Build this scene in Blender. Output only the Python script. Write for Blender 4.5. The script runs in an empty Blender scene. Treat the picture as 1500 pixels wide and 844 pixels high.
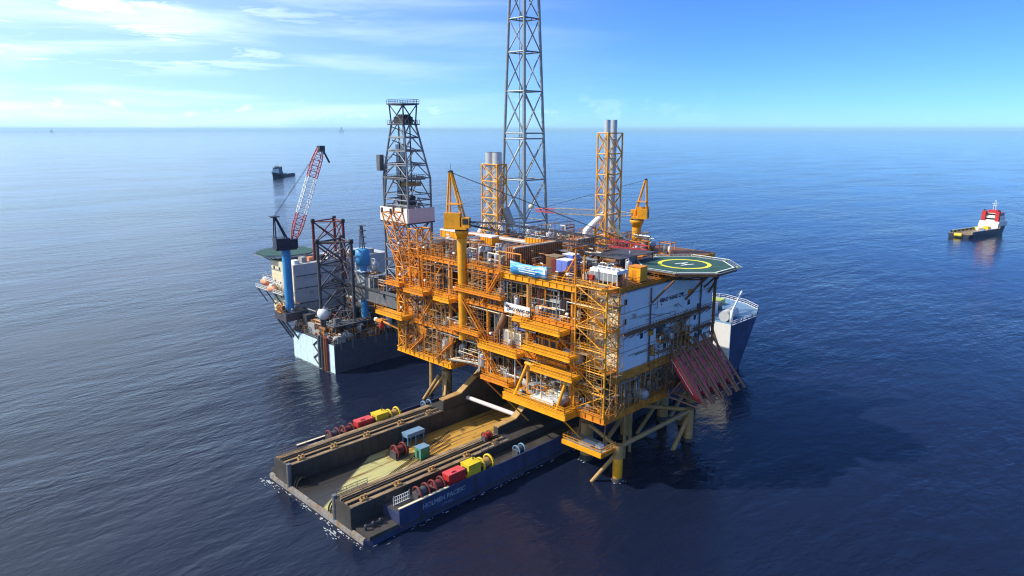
import bpy, bmesh, math, random
from mathutils import Vector as V, Matrix as MX

# ------------------------------------------------------------------ camera, light, sky
S = bpy.context.scene
R = math.radians
cam = bpy.data.cameras.new('camera'); cam.lens = 36.0 * 1030 / 1500; cam.sensor_width = 36
cam.clip_start = 1; cam.clip_end = 200000
co = bpy.data.objects.new('camera', cam); S.collection.objects.link(co)
co.location = (-110, -80, 70)
co.rotation_euler = (R(90) - math.atan2(232, 1030), 0, R(-45))
S.camera = co

SUN_AZ, SUN_EL = 138.0, 42.0            # azimuth counter-clockwise from +X
sd = V((math.cos(R(SUN_AZ)) * math.cos(R(SUN_EL)), math.sin(R(SUN_AZ)) * math.cos(R(SUN_EL)), math.sin(R(SUN_EL))))
sl = bpy.data.lights.new('sun', 'SUN'); sl.energy = 4.9; sl.angle = R(0.5); sl.color = (1.0, 0.9, 0.76)
so = bpy.data.objects.new('sun', sl); S.collection.objects.link(so)
so.rotation_euler = sd.to_track_quat('Z', 'Y').to_euler()

w = bpy.data.worlds.new('World'); S.world = w; w.use_nodes = True
nt = w.node_tree; nt.nodes.clear()
def N(t, **k):
    n = nt.nodes.new(t)
    for a, b in k.items(): setattr(n, a, b)
    return n
def math_n(op, a, b=None, clamp=False):
    n = N('ShaderNodeMath', operation=op, use_clamp=clamp)
    for i, v in enumerate((a, b)):
        if v is None: continue
        if isinstance(v, (int, float)): n.inputs[i].default_value = v
        else: nt.links.new(v, n.inputs[i])
    return n.outputs[0]
def mixc(f, a, b):
    n = N('ShaderNodeMix', data_type='RGBA')
    for i, v in ((0, f), (6, a), (7, b)):
        if isinstance(v, (int, float)): n.inputs[i].default_value = v
        elif isinstance(v, tuple): n.inputs[i].default_value = v
        else: nt.links.new(v, n.inputs[i])
    return n.outputs[2]
sky = N('ShaderNodeTexSky', sky_type='NISHITA', sun_disc=False, sun_elevation=R(SUN_EL), sun_rotation=R(90 - SUN_AZ),
        altitude=3000, air_density=1.0, dust_density=0.0, ozone_density=6.0)
tint = N('ShaderNodeMix', data_type='RGBA', blend_type='MULTIPLY'); tint.inputs[0].default_value = 1
nt.links.new(sky.outputs[0], tint.inputs[6]); tint.inputs[7].default_value = (.56, .91, 1.40, 1)      # clear tropical air
tc = N('ShaderNodeTexCoord'); sx = N('ShaderNodeSeparateXYZ'); nt.links.new(tc.outputs['Generated'], sx.inputs[0])
dx, dy, dz = sx.outputs
el = math_n('ARCSINE', dz)
az = math_n('ARCTAN2', dy, dx)
def cloud(sa, se, off, lo, hi, detail=8, rough=.6, dist=0.3):
    cx = N('ShaderNodeCombineXYZ')
    nt.links.new(math_n('MULTIPLY', az, sa), cx.inputs[0]); nt.links.new(math_n('MULTIPLY', el, se), cx.inputs[1]); cx.inputs[2].default_value = off
    no = N('ShaderNodeTexNoise'); no.inputs['Scale'].default_value = 1; no.inputs['Detail'].default_value = detail
    no.inputs['Roughness'].default_value = rough; no.inputs['Distortion'].default_value = dist
    nt.links.new(cx.outputs[0], no.inputs['Vector'])
    mr = N('ShaderNodeMapRange', interpolation_type='SMOOTHSTEP'); mr.inputs[1].default_value = lo; mr.inputs[2].default_value = hi
    nt.links.new(no.outputs[0], mr.inputs[0]); return mr.outputs[0]
def ramp(x, a, b):
    mr = N('ShaderNodeMapRange', interpolation_type='SMOOTHSTEP'); mr.inputs[1].default_value = a; mr.inputs[2].default_value = b
    nt.links.new(x, mr.inputs[0]); return mr.outputs[0]
sunside = math_n('ADD', math_n('MULTIPLY', dx, sd.x), math_n('MULTIPLY', dy, sd.y))   # towards the sun
cirrus = cloud(5, 40, 12.3, .42, .58, 9, .62, .6)
cirrus = math_n('MULTIPLY', cirrus, ramp(sunside, -.05, .45))
cirrus = math_n('MULTIPLY', cirrus, ramp(el, .035, .10))
veil = cloud(3, 26, 9.1, .42, .72, 6, .55, .3)
veil = math_n('MULTIPLY', math_n('ADD', math_n('MULTIPLY', veil, .55), .38), ramp(sunside, -.25, .55))
veil = math_n('MULTIPLY', veil, 1.0)
cum = cloud(24, 46, 7.7, .46, .66, 8, .6, .2)
cum = math_n('MULTIPLY', cum, math_n('MULTIPLY', ramp(el, .002, .02), math_n('SUBTRACT', 1, ramp(el, .03, .062))))
cum = math_n('MULTIPLY', cum, math_n('MULTIPLY', ramp(sunside, -.35, .45), .75))
cov = math_n('MAXIMUM', math_n('MAXIMUM', cirrus, veil), cum, True)
skyc = mixc(cov, tint.outputs[2], (9.2, 11.0, 11.6, 1))
bg = N('ShaderNodeBackground'); bg.inputs[1].default_value = 0.125
nt.links.new(skyc, bg.inputs[0])
wo = N('ShaderNodeOutputWorld'); nt.links.new(bg.outputs[0], wo.inputs[0])

S.view_settings.view_transform = 'Standard'; S.view_settings.look = 'None'
S.view_settings.exposure = 0.22; S.view_settings.gamma = 1.0; S.view_settings.use_curve_mapping = False
S.render.engine = 'CYCLES'
S.cycles.max_bounces = 6; S.cycles.diffuse_bounces = 3; S.cycles.glossy_bounces = 3; S.cycles.transmission_bounces = 3
S.cycles.volume_bounces = 0; S.cycles.caustics_reflective = False; S.cycles.caustics_refractive = False
S.cycles.use_denoising = True; S.cycles.filter_width = 1.15

# ------------------------------------------------------------------ materials
MATS = {}
def mat(name, col, rough=.55, metal=0., var=.18, scale=.7, rust=0., rustcol=(.13, .05, .02), spec=.4):
    m = bpy.data.materials.new(name); m.use_nodes = True
    t = m.node_tree; b = t.nodes['Principled BSDF']; L = t.links
    geo = t.nodes.new('ShaderNodeNewGeometry')
    n1 = t.nodes.new('ShaderNodeTexNoise'); n1.inputs['Scale'].default_value = scale; n1.inputs['Detail'].default_value = 6; n1.inputs['Roughness'].default_value = .65
    L.new(geo.outputs['Position'], n1.inputs['Vector'])
    mx = t.nodes.new('ShaderNodeMix'); mx.data_type = 'RGBA'
    mr = t.nodes.new('ShaderNodeMapRange'); mr.inputs[1].default_value = .3; mr.inputs[2].default_value = .7
    L.new(n1.outputs[0], mr.inputs[0]); L.new(mr.outputs[0], mx.inputs[0])
    mx.inputs[6].default_value = tuple(max(0, c * (1 - var)) for c in col) + (1,)
    mx.inputs[7].default_value = tuple(min(1, c * (1 + var * .7)) for c in col) + (1,)
    out = mx.outputs[2]
    if rust > 0:
        mp = t.nodes.new('ShaderNodeMapping'); mp.inputs['Scale'].default_value = (1.1, 1.1, .28)
        L.new(geo.outputs['Position'], mp.inputs[0])
        n2 = t.nodes.new('ShaderNodeTexNoise'); n2.inputs['Scale'].default_value = 1.0; n2.inputs['Detail'].default_value = 9; n2.inputs['Roughness'].default_value = .72
        L.new(mp.outputs[0], n2.inputs['Vector'])
        r2 = t.nodes.new('ShaderNodeMapRange'); r2.inputs[1].default_value = .70 - rust * .3; r2.inputs[2].default_value = .80 - rust * .22
        L.new(n2.outputs[0], r2.inputs[0])
        m2 = t.nodes.new('ShaderNodeMix'); m2.data_type = 'RGBA'
        L.new(r2.outputs[0], m2.inputs[0]); L.new(out, m2.inputs[6]); m2.inputs[7].default_value = rustcol + (1,)
        out = m2.outputs[2]
    L.new(out, b.inputs['Base Color'])
    b.inputs['Roughness'].default_value = rough; b.inputs['Metallic'].default_value = metal
    b.inputs['Specular IOR Level'].default_value = spec
    MATS[name] = m; return m
mat('orange', (.70, .245, .018), .5, var=.3, scale=.5, rust=.38, rustcol=(.24, .085, .02))
mat('yellow', (.82, .355, .013), .45, var=.22, scale=.5, rust=.25, rustcol=(.34, .14, .02))
mat('lemon', (.68, .52, .03), .45, rust=.15)
mat('rustbrown', (.40, .17, .07), .6, var=.3, scale=.6, rust=.35, rustcol=(.2, .08, .03))
mat('brown', (.20, .09, .035), .6, rust=.3)
mat('tan', (.44, .27, .10), .55, var=.25, rust=.35, rustcol=(.17, .10, .04))
mat('faded', (.60, .29, .075), .6, var=.35, scale=.4, rust=.45, rustcol=(.22, .09, .03))
mat('scaffold', (.42, .24, .09), .5, var=.5, scale=.25, rust=.3)
mat('ramp', (.30, .15, .10), .55, var=.3, rust=.3)
mat('righull_shade', (.075, .09, .13), .5, var=.25, rust=.2, rustcol=(.06, .05, .05))
mat('rigwhite', (.52, .53, .53), .5, var=.1, rust=.15, rustcol=(.3, .24, .18))
mat('navy', (.025, .032, .06), .45, var=.3)
mat('white', (.78, .79, .78), .45, var=.06, rust=.06, rustcol=(.35, .22, .12))
mat('panelwhite', (.74, .78, .80), .45, var=.05, rust=.04, rustcol=(.4, .33, .28))
mat('cream', (.74, .66, .46), .5, var=.08, rust=.12, rustcol=(.35, .2, .08))
mat('grey', (.34, .34, .33), .5, var=.25, rust=.12)
mat('silver', (.52, .53, .54), .38, .3, var=.12, rust=.04)
mat('galv', (.28, .32, .34), .42, .2, var=.15, rust=.05)
mat('dark', (.035, .036, .042), .55, var=.4, rust=.2)
mat('darksteel', (.085, .085, .10), .5, .2, var=.4, rust=.25, rustcol=(.10, .045, .025))
mat('rigsteel', (.16, .165, .18), .5, .2, var=.35, rust=.3, rustcol=(.12, .055, .03))
mat('derricksteel', (.19, .205, .24), .45, .2, var=.25, rust=.12, rustcol=(.14, .07, .04))
mat('red', (.50, .03, .025), .45, rust=.08)
mat('boatred', (.66, .06, .07), .4, rust=.03)
mat('pinkred', (.62, .08, .09), .45, rust=.05)
mat('maroon', (.16, .03, .03), .5, rust=.2)
mat('blueunit', (.16, .22, .62), .45, var=.1, rust=.04)
mat('rigblue', (.06, .30, .62), .42, var=.12, rust=.06)
mat('righull_sun', (.60, .78, .82), .5, var=.15, rust=.3, rustcol=(.24, .24, .24))
mat('shipblue', (.042, .055, .135), .5, var=.35, scale=.3, rust=.38, rustcol=(.05, .05, .065))
mat('shipdark', (.052, .047, .044), .6, var=.45, scale=.35, rust=.4, rustcol=(.075, .06, .05))
mat('sternpaint', (.26, .26, .26), .6, var=.4, scale=.9, rust=.75, rustcol=(.25, .15, .06))
mat('skid', (.28, .20, .12), .75, var=.5, scale=.5, rust=.55, rustcol=(.12, .08, .05))
mat('green', (.06, .30, .20), .45, rust=.05)
mat('paleblue', (.16, .28, .42), .5, rust=.1)
mat('helipad', (.03, .09, .08), .75, var=.4, scale=.5, rust=.4, rustcol=(.07, .11, .10))
mat('helimark', (.80, .82, .80), .6, var=.05)
mat('heliyellow', (.80, .78, .05), .6, var=.08)
mat('glass', (.012, .016, .022), .12, spec=.6, var=.1)
mat('rubber', (.02, .02, .02), .8)
mat('tarp', (.62, .63, .60), .7, var=.15, scale=1.5)
mat('lime', (.45, .55, .12), .6, var=.3)
mat('lifeorange', (.75, .30, .16), .5, var=.15)
mat('pinkwhite', (.66, .58, .58), .55, var=.05, rust=.03)
mat('letter', (.30, .35, .42), .6, var=.4, scale=1.2)
mat('text_dark', (.03, .03, .05), .6)
mat('rope', (.03, .03, .03), .7)
mat('foam', (.42, .47, .50), .8, var=.1)
mat('wetwood', (.30, .20, .10), .7, var=.4, scale=2)

# the ship's cargo deck: ochre paint, algae green towards the stern, a darker, smoother area along the port wall
def deck_mat():
    m = bpy.data.materials.new('cargo_deck'); m.use_nodes = True; t = m.node_tree; b = t.nodes['Principled BSDF']; L = t.links
    def n(tp): return t.nodes.new(tp)
    g = n('ShaderNodeNewGeometry'); sp = n('ShaderNodeSeparateXYZ'); L.new(g.outputs['Position'], sp.inputs[0])
    no = n('ShaderNodeTexNoise'); no.inputs['Scale'].default_value = .35; no.inputs['Detail'].default_value = 7; L.new(g.outputs['Position'], no.inputs['Vector'])
    mp = n('ShaderNodeMapping'); mp.inputs['Scale'].default_value = (.06, 1.2, 1); L.new(g.outputs['Position'], mp.inputs[0])
    st = n('ShaderNodeTexNoise'); st.inputs['Scale'].default_value = 1.0; st.inputs['Detail'].default_value = 5; L.new(mp.outputs[0], st.inputs['Vector'])
    def mr(x, a, b_):
        q = n('ShaderNodeMapRange'); q.inputs[1].default_value = a; q.inputs[2].default_value = b_; L.new(x, q.inputs[0]); return q.outputs[0]
    def mx(f, a, c):
        q = n('ShaderNodeMix'); q.data_type = 'RGBA'; L.new(f, q.inputs[0])
        for i, v in ((6, a), (7, c)):
            if isinstance(v, tuple): q.inputs[i].default_value = v + (1,)
            else: L.new(v, q.inputs[i])
        return q.outputs[2]
    def mt(op, a, c):
        q = n('ShaderNodeMath'); q.operation = op
        for i, v in ((0, a), (1, c)):
            if isinstance(v, (int, float)): q.inputs[i].default_value = v
            else: L.new(v, q.inputs[i])
        return q.outputs[0]
    wob = mt('MULTIPLY', mt('SUBTRACT', no.outputs[0], .5), 8.0)
    base = mx(mr(mt('ADD', sp.outputs[0], wob), -22, -33), (.50, .28, .05), (.46, .45, .20))
    base = mx(mr(st.outputs[0], .50, .66), base, (.17, .085, .03))
    base = mx(mr(no.outputs[0], .58, .72), base, (.10, .075, .04))
    # darker, smoother strip: north of the line from (-48,31) to (-34,40)
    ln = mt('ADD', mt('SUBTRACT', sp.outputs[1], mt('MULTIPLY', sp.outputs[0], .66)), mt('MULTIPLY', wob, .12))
    dark_strip = mr(ln, 62.2, 62.8)
    base = mx(dark_strip, base, (.042, .039, .038))
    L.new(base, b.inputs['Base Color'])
    ro = n('ShaderNodeMapRange'); ro.inputs[3].default_value = .65; ro.inputs[4].default_value = .3; L.new(dark_strip, ro.inputs[0]); L.new(ro.outputs[0], b.inputs['Roughness'])
    MATS['cargo_deck'] = m
deck_mat()

# flat print on the long banner: blue gradient of printed sky with pale streaks of lettering
def banner_mat():
    m = bpy.data.materials.new('banner_print'); m.use_nodes = True; t = m.node_tree; b = t.nodes['Principled BSDF']; L = t.links
    def n(tp): return t.nodes.new(tp)
    g = n('ShaderNodeNewGeometry')
    mp = n('ShaderNodeMapping'); mp.inputs['Scale'].default_value = (0, .22, 1.9); mp.inputs['Rotation'].default_value = (.06, 0, 0); L.new(g.outputs['Position'], mp.inputs[0])
    no = n('ShaderNodeTexNoise'); no.inputs['Scale'].default_value = 1.3; no.inputs['Detail'].default_value = 5; L.new(mp.outputs[0], no.inputs['Vector'])
    cr = n('ShaderNodeValToRGB'); e = cr.color_ramp.elements
    e[0].position = .36; e[0].color = (.02, .22, .62, 1); e[1].position = .66; e[1].color = (.62, .74, .86, 1)
    x = e.new(.5); x.color = (.06, .42, .80, 1)
    L.new(no.outputs[0], cr.inputs[0]); L.new(cr.outputs[0], b.inputs['Base Color']); b.inputs['Roughness'].default_value = .6
    MATS['banner'] = m
banner_mat()

def sea_mat():
    m = bpy.data.materials.new('sea_water'); m.use_nodes = True; t = m.node_tree; b = t.nodes['Principled BSDF']; L = t.links
    def n(tp): return t.nodes.new(tp)
    g = n('ShaderNodeNewGeometry')
    b.inputs['Base Color'].default_value = (.0075, .012, .033, 1); b.inputs['IOR'].default_value = 1.33
    b.inputs['Roughness'].default_value = .07; b.inputs['Specular IOR Level'].default_value = .5
    tot = None
    for sc, rz, st, amp, det in ((.009, 35, 2.2, 1.6, 3), (.05, 14, 2.6, .50, 4), (.15, -12, 2.2, .30, 6), (.55, 24, 1.7, .10, 4)):
        mp = n('ShaderNodeMapping'); mp.inputs['Rotation'].default_value = (0, 0, R(45 + rz)); mp.inputs['Scale'].default_value = (sc, sc * st, sc)
        L.new(g.outputs['Position'], mp.inputs[0])
        no = n('ShaderNodeTexNoise'); no.inputs['Scale'].default_value = 1; no.inputs['Detail'].default_value = det; no.inputs['Roughness'].default_value = .55
        no.inputs['Distortion'].default_value = .25
        L.new(mp.outputs[0], no.inputs['Vector'])
        q = n('ShaderNodeMath'); q.operation = 'MULTIPLY'; q.inputs[1].default_value = amp; L.new(no.outputs[0], q.inputs[0])
        if tot is None: tot = q.outputs[0]
        else:
            a = n('ShaderNodeMath'); a.operation = 'ADD'; L.new(tot, a.inputs[0]); L.new(q.outputs[0], a.inputs[1]); tot = a.outputs[0]
    pm = n('ShaderNodeMapping'); pm.inputs['Scale'].default_value = (.006, .014, 1); pm.inputs['Rotation'].default_value = (0, 0, R(60)); L.new(g.outputs['Position'], pm.inputs[0])
    pn = n('ShaderNodeTexNoise'); pn.inputs['Scale'].default_value = 1; pn.inputs['Detail'].default_value = 4; L.new(pm.outputs[0], pn.inputs['Vector'])
    pr = n('ShaderNodeMapRange'); pr.inputs[1].default_value = .35; pr.inputs[2].default_value = .68; pr.inputs[3].default_value = .35; pr.inputs[4].default_value = 1.35; L.new(pn.outputs[0], pr.inputs[0])
    bp = n('ShaderNodeBump'); L.new(pr.outputs[0], bp.inputs['Distance'])          # calmer and ruffled patches; bp.inputs['Strength'].default_value = 1
    L.new(tot, bp.inputs['Height']); L.new(bp.outputs[0], b.inputs['Normal'])
    MATS['sea'] = m
sea_mat()

# ------------------------------------------------------------------ building helpers
COL = S.collection
WM = {}
I4 = MX.Identity(4)
def link(o, parent, m):
    COL.objects.link(o)
    o.matrix_basis = m
    if parent is not None:
        o.parent = parent; o.matrix_parent_inverse = WM[parent.name].inverted()
    WM[o.name] = m.copy()
    return o
def thing(name, label, cat, loc=(0, 0, 0), group=None):
    o = bpy.data.objects.new(name, None); o.empty_display_size = 1
    link(o, None, MX.Translation(loc)); tag(o, label, cat, group); return o
def tag(o, label, cat, group=None, kind=None):
    if label: o['label'] = label
    if cat: o['category'] = cat
    if group: o['group'] = group
    if kind: o['kind'] = kind
    return o
class MB:
    """collects boxes, bars, tubes into one mesh"""
    def __init__(s): s.v = []; s.f = []; s.mi = []; s.m = []; s.cur = 0; s.sm = []
    def mat(s, name):
        if name not in s.m: s.m.append(name)
        s.cur = s.m.index(name); return s
    def face(s, idx, smooth=False): s.f.append(idx); s.mi.append(s.cur); s.sm.append(smooth)
    def box(s, lo, hi, M=None):
        b = len(s.v)
        for x in (lo[0], hi[0]):
            for y in (lo[1], hi[1]):
                for z in (lo[2], hi[2]):
                    p = V((x, y, z)); s.v.append(M @ p if M else p)
        for q in ((0, 1, 3, 2), (4, 6, 7, 5), (0, 4, 5, 1), (2, 3, 7, 6), (0, 2, 6, 4), (1, 5, 7, 3)): s.face([b + i for i in q])
        return s
    def tube(s, a, b_, r, n=6, r2=None, caps=True, smooth=None):
        a, b_ = V(a), V(b_); d = b_ - a
        if d.length < 1e-6: return s
        q = d.to_track_quat('Z', 'Y'); b = len(s.v); r2 = r if r2 is None else r2
        off = math.pi / 4 if n == 4 else 0
        for p, rr in ((a, r), (b_, r2)):
            for i in range(n):
                t = 2 * math.pi * i / n + off; s.v.append(p + q @ V((math.cos(t) * rr, math.sin(t) * rr, 0)))
        sm = (n >= 8) if smooth is None else smooth
        for i in range(n): j = (i + 1) % n; s.face([b + i, b + j, b + n + j, b + n + i], sm)
        if caps: s.face([b + i for i in reversed(range(n))]); s.face([b + n + i for i in range(n)])
        return s
    def path(s, pts, r, n=6):
        for a, b in zip(pts, pts[1:]): s.tube(a, b, r, n)
        return s
    def prism(s, poly, z0, z1):
        b = len(s.v); k = len(poly)
        for z in (z0, z1):
            for p in poly: s.v.append(V((p[0], p[1], z)))
        s.face([b + i for i in reversed(range(k))]); s.face([b + k + i for i in range(k)])
        for i in range(k): j = (i + 1) % k; s.face([b + i, b + j, b + k + j, b + k + i])
        return s
    def lathe(s, c, axis, prof, n=14):
        c, axis = V(c), V(axis); q = axis.to_track_quat('Z', 'Y'); b = len(s.v)
        for (r, h) in prof:
            for i in range(n):
                t = 2 * math.pi * i / n; s.v.append(c + q @ V((math.cos(t) * r, math.sin(t) * r, h)))
        for k in range(len(prof) - 1):
            for i in range(n):
                j = (i + 1) % n; s.face([b + k * n + i, b + k * n + j, b + (k + 1) * n + j, b + (k + 1) * n + i], True)
        s.face([b + i for i in reversed(range(n))]); s.face([b + (len(prof) - 1) * n + i for i in range(n)])
        return s
    def rail(s, pts, h=1.15, step=1.5, r=.06, closed=False, kick=True):
        P = [V(p) for p in pts]
        if closed: P.append(P[0])
        for a, b in zip(P, P[1:]):
            d = b - a; k = max(1, round(d.length / step))
            for i in range(k + 1):
                p = a + d * (i / k); s.tube(p, p + V((0, 0, h)), r * .9, 4, caps=False)
            for f in (1.0, .55): s.tube(a + V((0, 0, h * f)), b + V((0, 0, h * f)), r, 4, caps=False)
            if kick: s.tube(a + V((0, 0, .1)), b + V((0, 0, .1)), r * 1.6, 4, caps=False)
        return s
    def mesh(s, name='mesh'):
        me = bpy.data.meshes.new(name); me.from_pydata([tuple(p) for p in s.v], [], s.f)
        for n_ in s.m: me.materials.append(MATS[n_])
        me.polygons.foreach_set('material_index', s.mi); me.polygons.foreach_set('use_smooth', s.sm); me.update()
        return me
    def build(s, name, parent=None, kind=None, M=None):
        o = bpy.data.objects.new(name, s.mesh(name)); link(o, parent, M or I4)
        if kind: o['kind'] = kind
        return o
UNIT = {}
def unit(shape, m):
    k = (shape, m)
    if k not in UNIT:
        b = MB().mat(m)
        if shape == 'box': b.box((0, 0, 0), (1, 1, 1))
        elif shape == 'bar': b.box((-.5, -.5, 0), (.5, .5, 1))
        elif shape == 'ibeam':
            for lo, hi in (((-.5, -.5, 0), (.5, -.4, 1)), ((-.5, .4, 0), (.5, .5, 1)), ((-.09, -.4, 0), (.09, .4, 1))): b.box(lo, hi)
        else: b.tube((0, 0, 0), (0, 0, 1), 1, int(shape[3:]))
        UNIT[k] = b.mesh(shape)
    return UNIT[k]
def inst(name, me, parent, m):
    return link(bpy.data.objects.new(name, me), parent, m)
def along(a, b, sx, sy):
    a, b = V(a), V(b); d = b - a; L = d.length; z = d / L
    up = V((0, 0, 1)) if abs(z.z) < .999 else V((0, 1, 0))
    x = up.cross(z).normalized(); y = z.cross(x)
    m = MX((x, y, z)).transposed().to_4x4()
    return MX.Translation(a) @ m @ MX.Diagonal((sx, sy, L, 1))
def cyl(parent, name, a, b, r, m, n=8): return inst(name, unit('cyl%d' % n, m), parent, along(a, b, r, r))
def bar(parent, name, a, b, wd, h, m, shape='bar'): return inst(name, unit(shape, m), parent, along(a, b, wd, h))
def box(parent, name, lo, hi, m):
    return inst(name, unit('box', m), parent, MX.Translation(lo) @ MX.Diagonal((hi[0] - lo[0], hi[1] - lo[1], hi[2] - lo[2], 1)))
def copytree(o, M, label=None):
    """copy of a thing with parts and sub-parts; M moves the copy"""
    def rec(src, par):
        c = src.copy(); COL.objects.link(c); c.parent = par; 
        if par is not None: c.matrix_parent_inverse = src.matrix_parent_inverse
        WM[c.name] = WM[src.name].copy()
        for ch in src.children: rec(ch, c)
        return c
    c = rec(o, None); c.matrix_basis = M @ o.matrix_basis
    if label: c['label'] = label
    return c
def lerp(a, b, t): return V(a) * (1 - t) + V(b) * t
def text(parent, name, body, size, M, m, ext=.01, bold=.03):
    cu = bpy.data.curves.new(name, 'FONT'); cu.body = body; cu.size = size; cu.extrude = ext; cu.align_x = 'CENTER'; cu.align_y = 'CENTER'
    cu.resolution_u = 2; cu.offset = bold
    tmp = bpy.data.objects.new('tmp_text', cu); COL.objects.link(tmp)
    me = bpy.data.meshes.new_from_object(tmp.evaluated_get(bpy.context.evaluated_depsgraph_get()))
    bpy.data.objects.remove(tmp); me.materials.clear(); me.materials.append(MATS[m])
    return link(bpy.data.objects.new(name, me), parent, M)
def marks(parent, name, n, size, M, m, seed=1):
    """worn lettering too faint to read: short broken strokes"""
    r_ = random.Random(seed); q = MB().mat(m); x = -n * size * .4
    for i in range(n):
        q.box((x, -size * .4, -.01), (x + size * .14, size * .4 * r_.uniform(.3, 1), .01))
        y = size * r_.choice((-.38, -.06, .2)); q.box((x + size * .14, y, -.01), (x + size * r_.uniform(.3, .55), y + size * .14, .01)); x += size * .8
    o = q.build(name, parent, 'stuff', M=M); return o
# orientation of a text lying on a wall: x along 'u', y along z
def wallM(p, u):
    u = V(u).normalized(); v = V((0, 0, 1)); n = u.cross(v)
    return MX.Translation(p) @ MX((u, v, n)).transposed().to_4x4()

def tower(parent, foot, head, levels, rl, rb, m, pattern='X', mb=None, n=6, horiz=True, nleg=8):
    """lattice tower: foot/head corner lists, levels = fractions; every leg and brace a part"""
    k = len(foot)
    for a, b in zip(foot, head): cyl(parent, 'leg', a, b, rl, m, nleg)
    mb = mb or m
    for li, t in enumerate(levels):
        ring = [lerp(foot[i], head[i], t) for i in range(k)]
        if horiz and not (li == 0 and t == 0):
            for i in range(k): cyl(parent, 'horizontal_brace', ring[i], ring[(i + 1) % k], rb, mb, n)
        if li + 1 < len(levels):
            up = [lerp(foot[i], head[i], levels[li + 1]) for i in range(k)]
            pt = pattern[li % len(pattern)] if len(pattern) > 1 else pattern
            for i in range(k):
                j = (i + 1) % k
                if pt in 'X': 
                    cyl(parent, 'diagonal_brace', ring[i], up[j], rb * .85, mb, n); cyl(parent, 'diagonal_brace', ring[j], up[i], rb * .85, mb, n)
                elif pt == 'A': cyl(parent, 'diagonal_brace', ring[i], up[j], rb * .9, mb, n)
                elif pt == 'B': cyl(parent, 'diagonal_brace', ring[j], up[i], rb * .9, mb, n)
                elif pt == 'K':
                    mid = (up[i] + up[j]) / 2
                    cyl(parent, 'diagonal_brace', ring[i], mid, rb * .85, mb, n); cyl(parent, 'diagonal_brace', ring[j], mid, rb * .85, mb, n)
def rect(x0, x1, y0, y1, z): return [V((x0, y0, z)), V((x1, y0, z)), V((x1, y1, z)), V((x0, y1, z))]
def stair(parent, a, b, wd, m, side):
    """flight from a up to b, side = horizontal vector across the flight"""
    a, b, s_ = V(a), V(b), V(side).normalized() * wd
    q = MB().mat(m)
    for o in (V((0, 0, 0)), s_):
        q.tube(a + o, b + o, .14, 4); q.tube(a + o + V((0, 0, 1.1)), b + o + V((0, 0, 1.1)), .05, 4)
        for i in range(6): p = lerp(a, b, i / 5) + o; q.tube(p, p + V((0, 0, 1.1)), .045, 4, caps=False)
    k = max(4, int((b - a).length / .32))
    for i in range(1, k):
        p = lerp(a, b, i / k); q.tube(p, p + s_, .09, 4)
    return q.build('stair', parent)

# ------------------------------------------------------------------ sea
q = MB().mat('sea'); g_ = 45000
q.v += [V((-g_, -g_, 0)), V((g_, -g_, 0)), V((g_, g_, 0)), V((-g_, g_, 0))]; q.face([0, 1, 2, 3])
sea = q.build('sea'); tag(sea, 'dark blue open sea ruffled by small waves', 'sea', kind='structure')

# ------------------------------------------------------------------ heavy-lift ship under the platform
ship = thing('transport_ship', 'low blue heavy-lift ship lying in the slot beneath the platform', 'ship', (-51, 32, 0))
Y0, Y1 = 13.7, 50.4
hull = MB().mat('shipblue')
hull.prism([(-51.2, Y0 + 1.2), (-51.2, Y1 - 1.2), (-50.2, Y1), (80, Y1), (89, 42), (92, 32), (89, 22), (80, Y0), (-50.2, Y0)], -4, .9)
hull = hull.build('hull', ship)
# stern transom with its scraped paint
for k in range(9):
    ya = Y0 + 1.2 + k * 3.81; box(ship, 'transom_plate', (-51.4 - .03 * (k % 2), ya, -1.2), (-51.2, ya + 3.76, .95 + .06 * (k % 3)), 'sternpaint')
for k in range(9):
    ya = Y0 + 1.2 + k * 3.81; bar(ship, 'stern_sill', (-51.0, ya, 1.0), (-51.0, ya + 3.7, 1.0), .35, .3 + .1 * (k % 2), 'sternpaint')
# cargo deck laid in plates
for i in range(13):
    for j in range(4):
        x0 = -50.6 + i * 5.2; y0 = 24.45 + j * 4.18
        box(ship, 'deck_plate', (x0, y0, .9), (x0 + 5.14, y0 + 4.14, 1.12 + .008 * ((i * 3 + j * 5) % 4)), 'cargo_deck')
# quarter platforms outboard of the wings at the stern
for y0, y1 in ((Y0 + .3, 18.7), (47.1, Y1 - .3)):
    box(ship, 'quarter_deck', (-50.6, y0, .9), (-44.6, y1, 1.6), 'shipdark')
    qm = MB().mat('darksteel')
    for k in range(3): qm.tube((-49.8 + k * 1.5, (y0 + y1) / 2, 1.6), (-49.8 + k * 1.5, (y0 + y1) / 2, 2.7), .22, 8)
    qm.tube((-50.2, (y0 + y1) / 2, 2.3), (-46.2, (y0 + y1) / 2, 2.3), .12, 6)
    qm.build('bollard_rail', ship)
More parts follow.
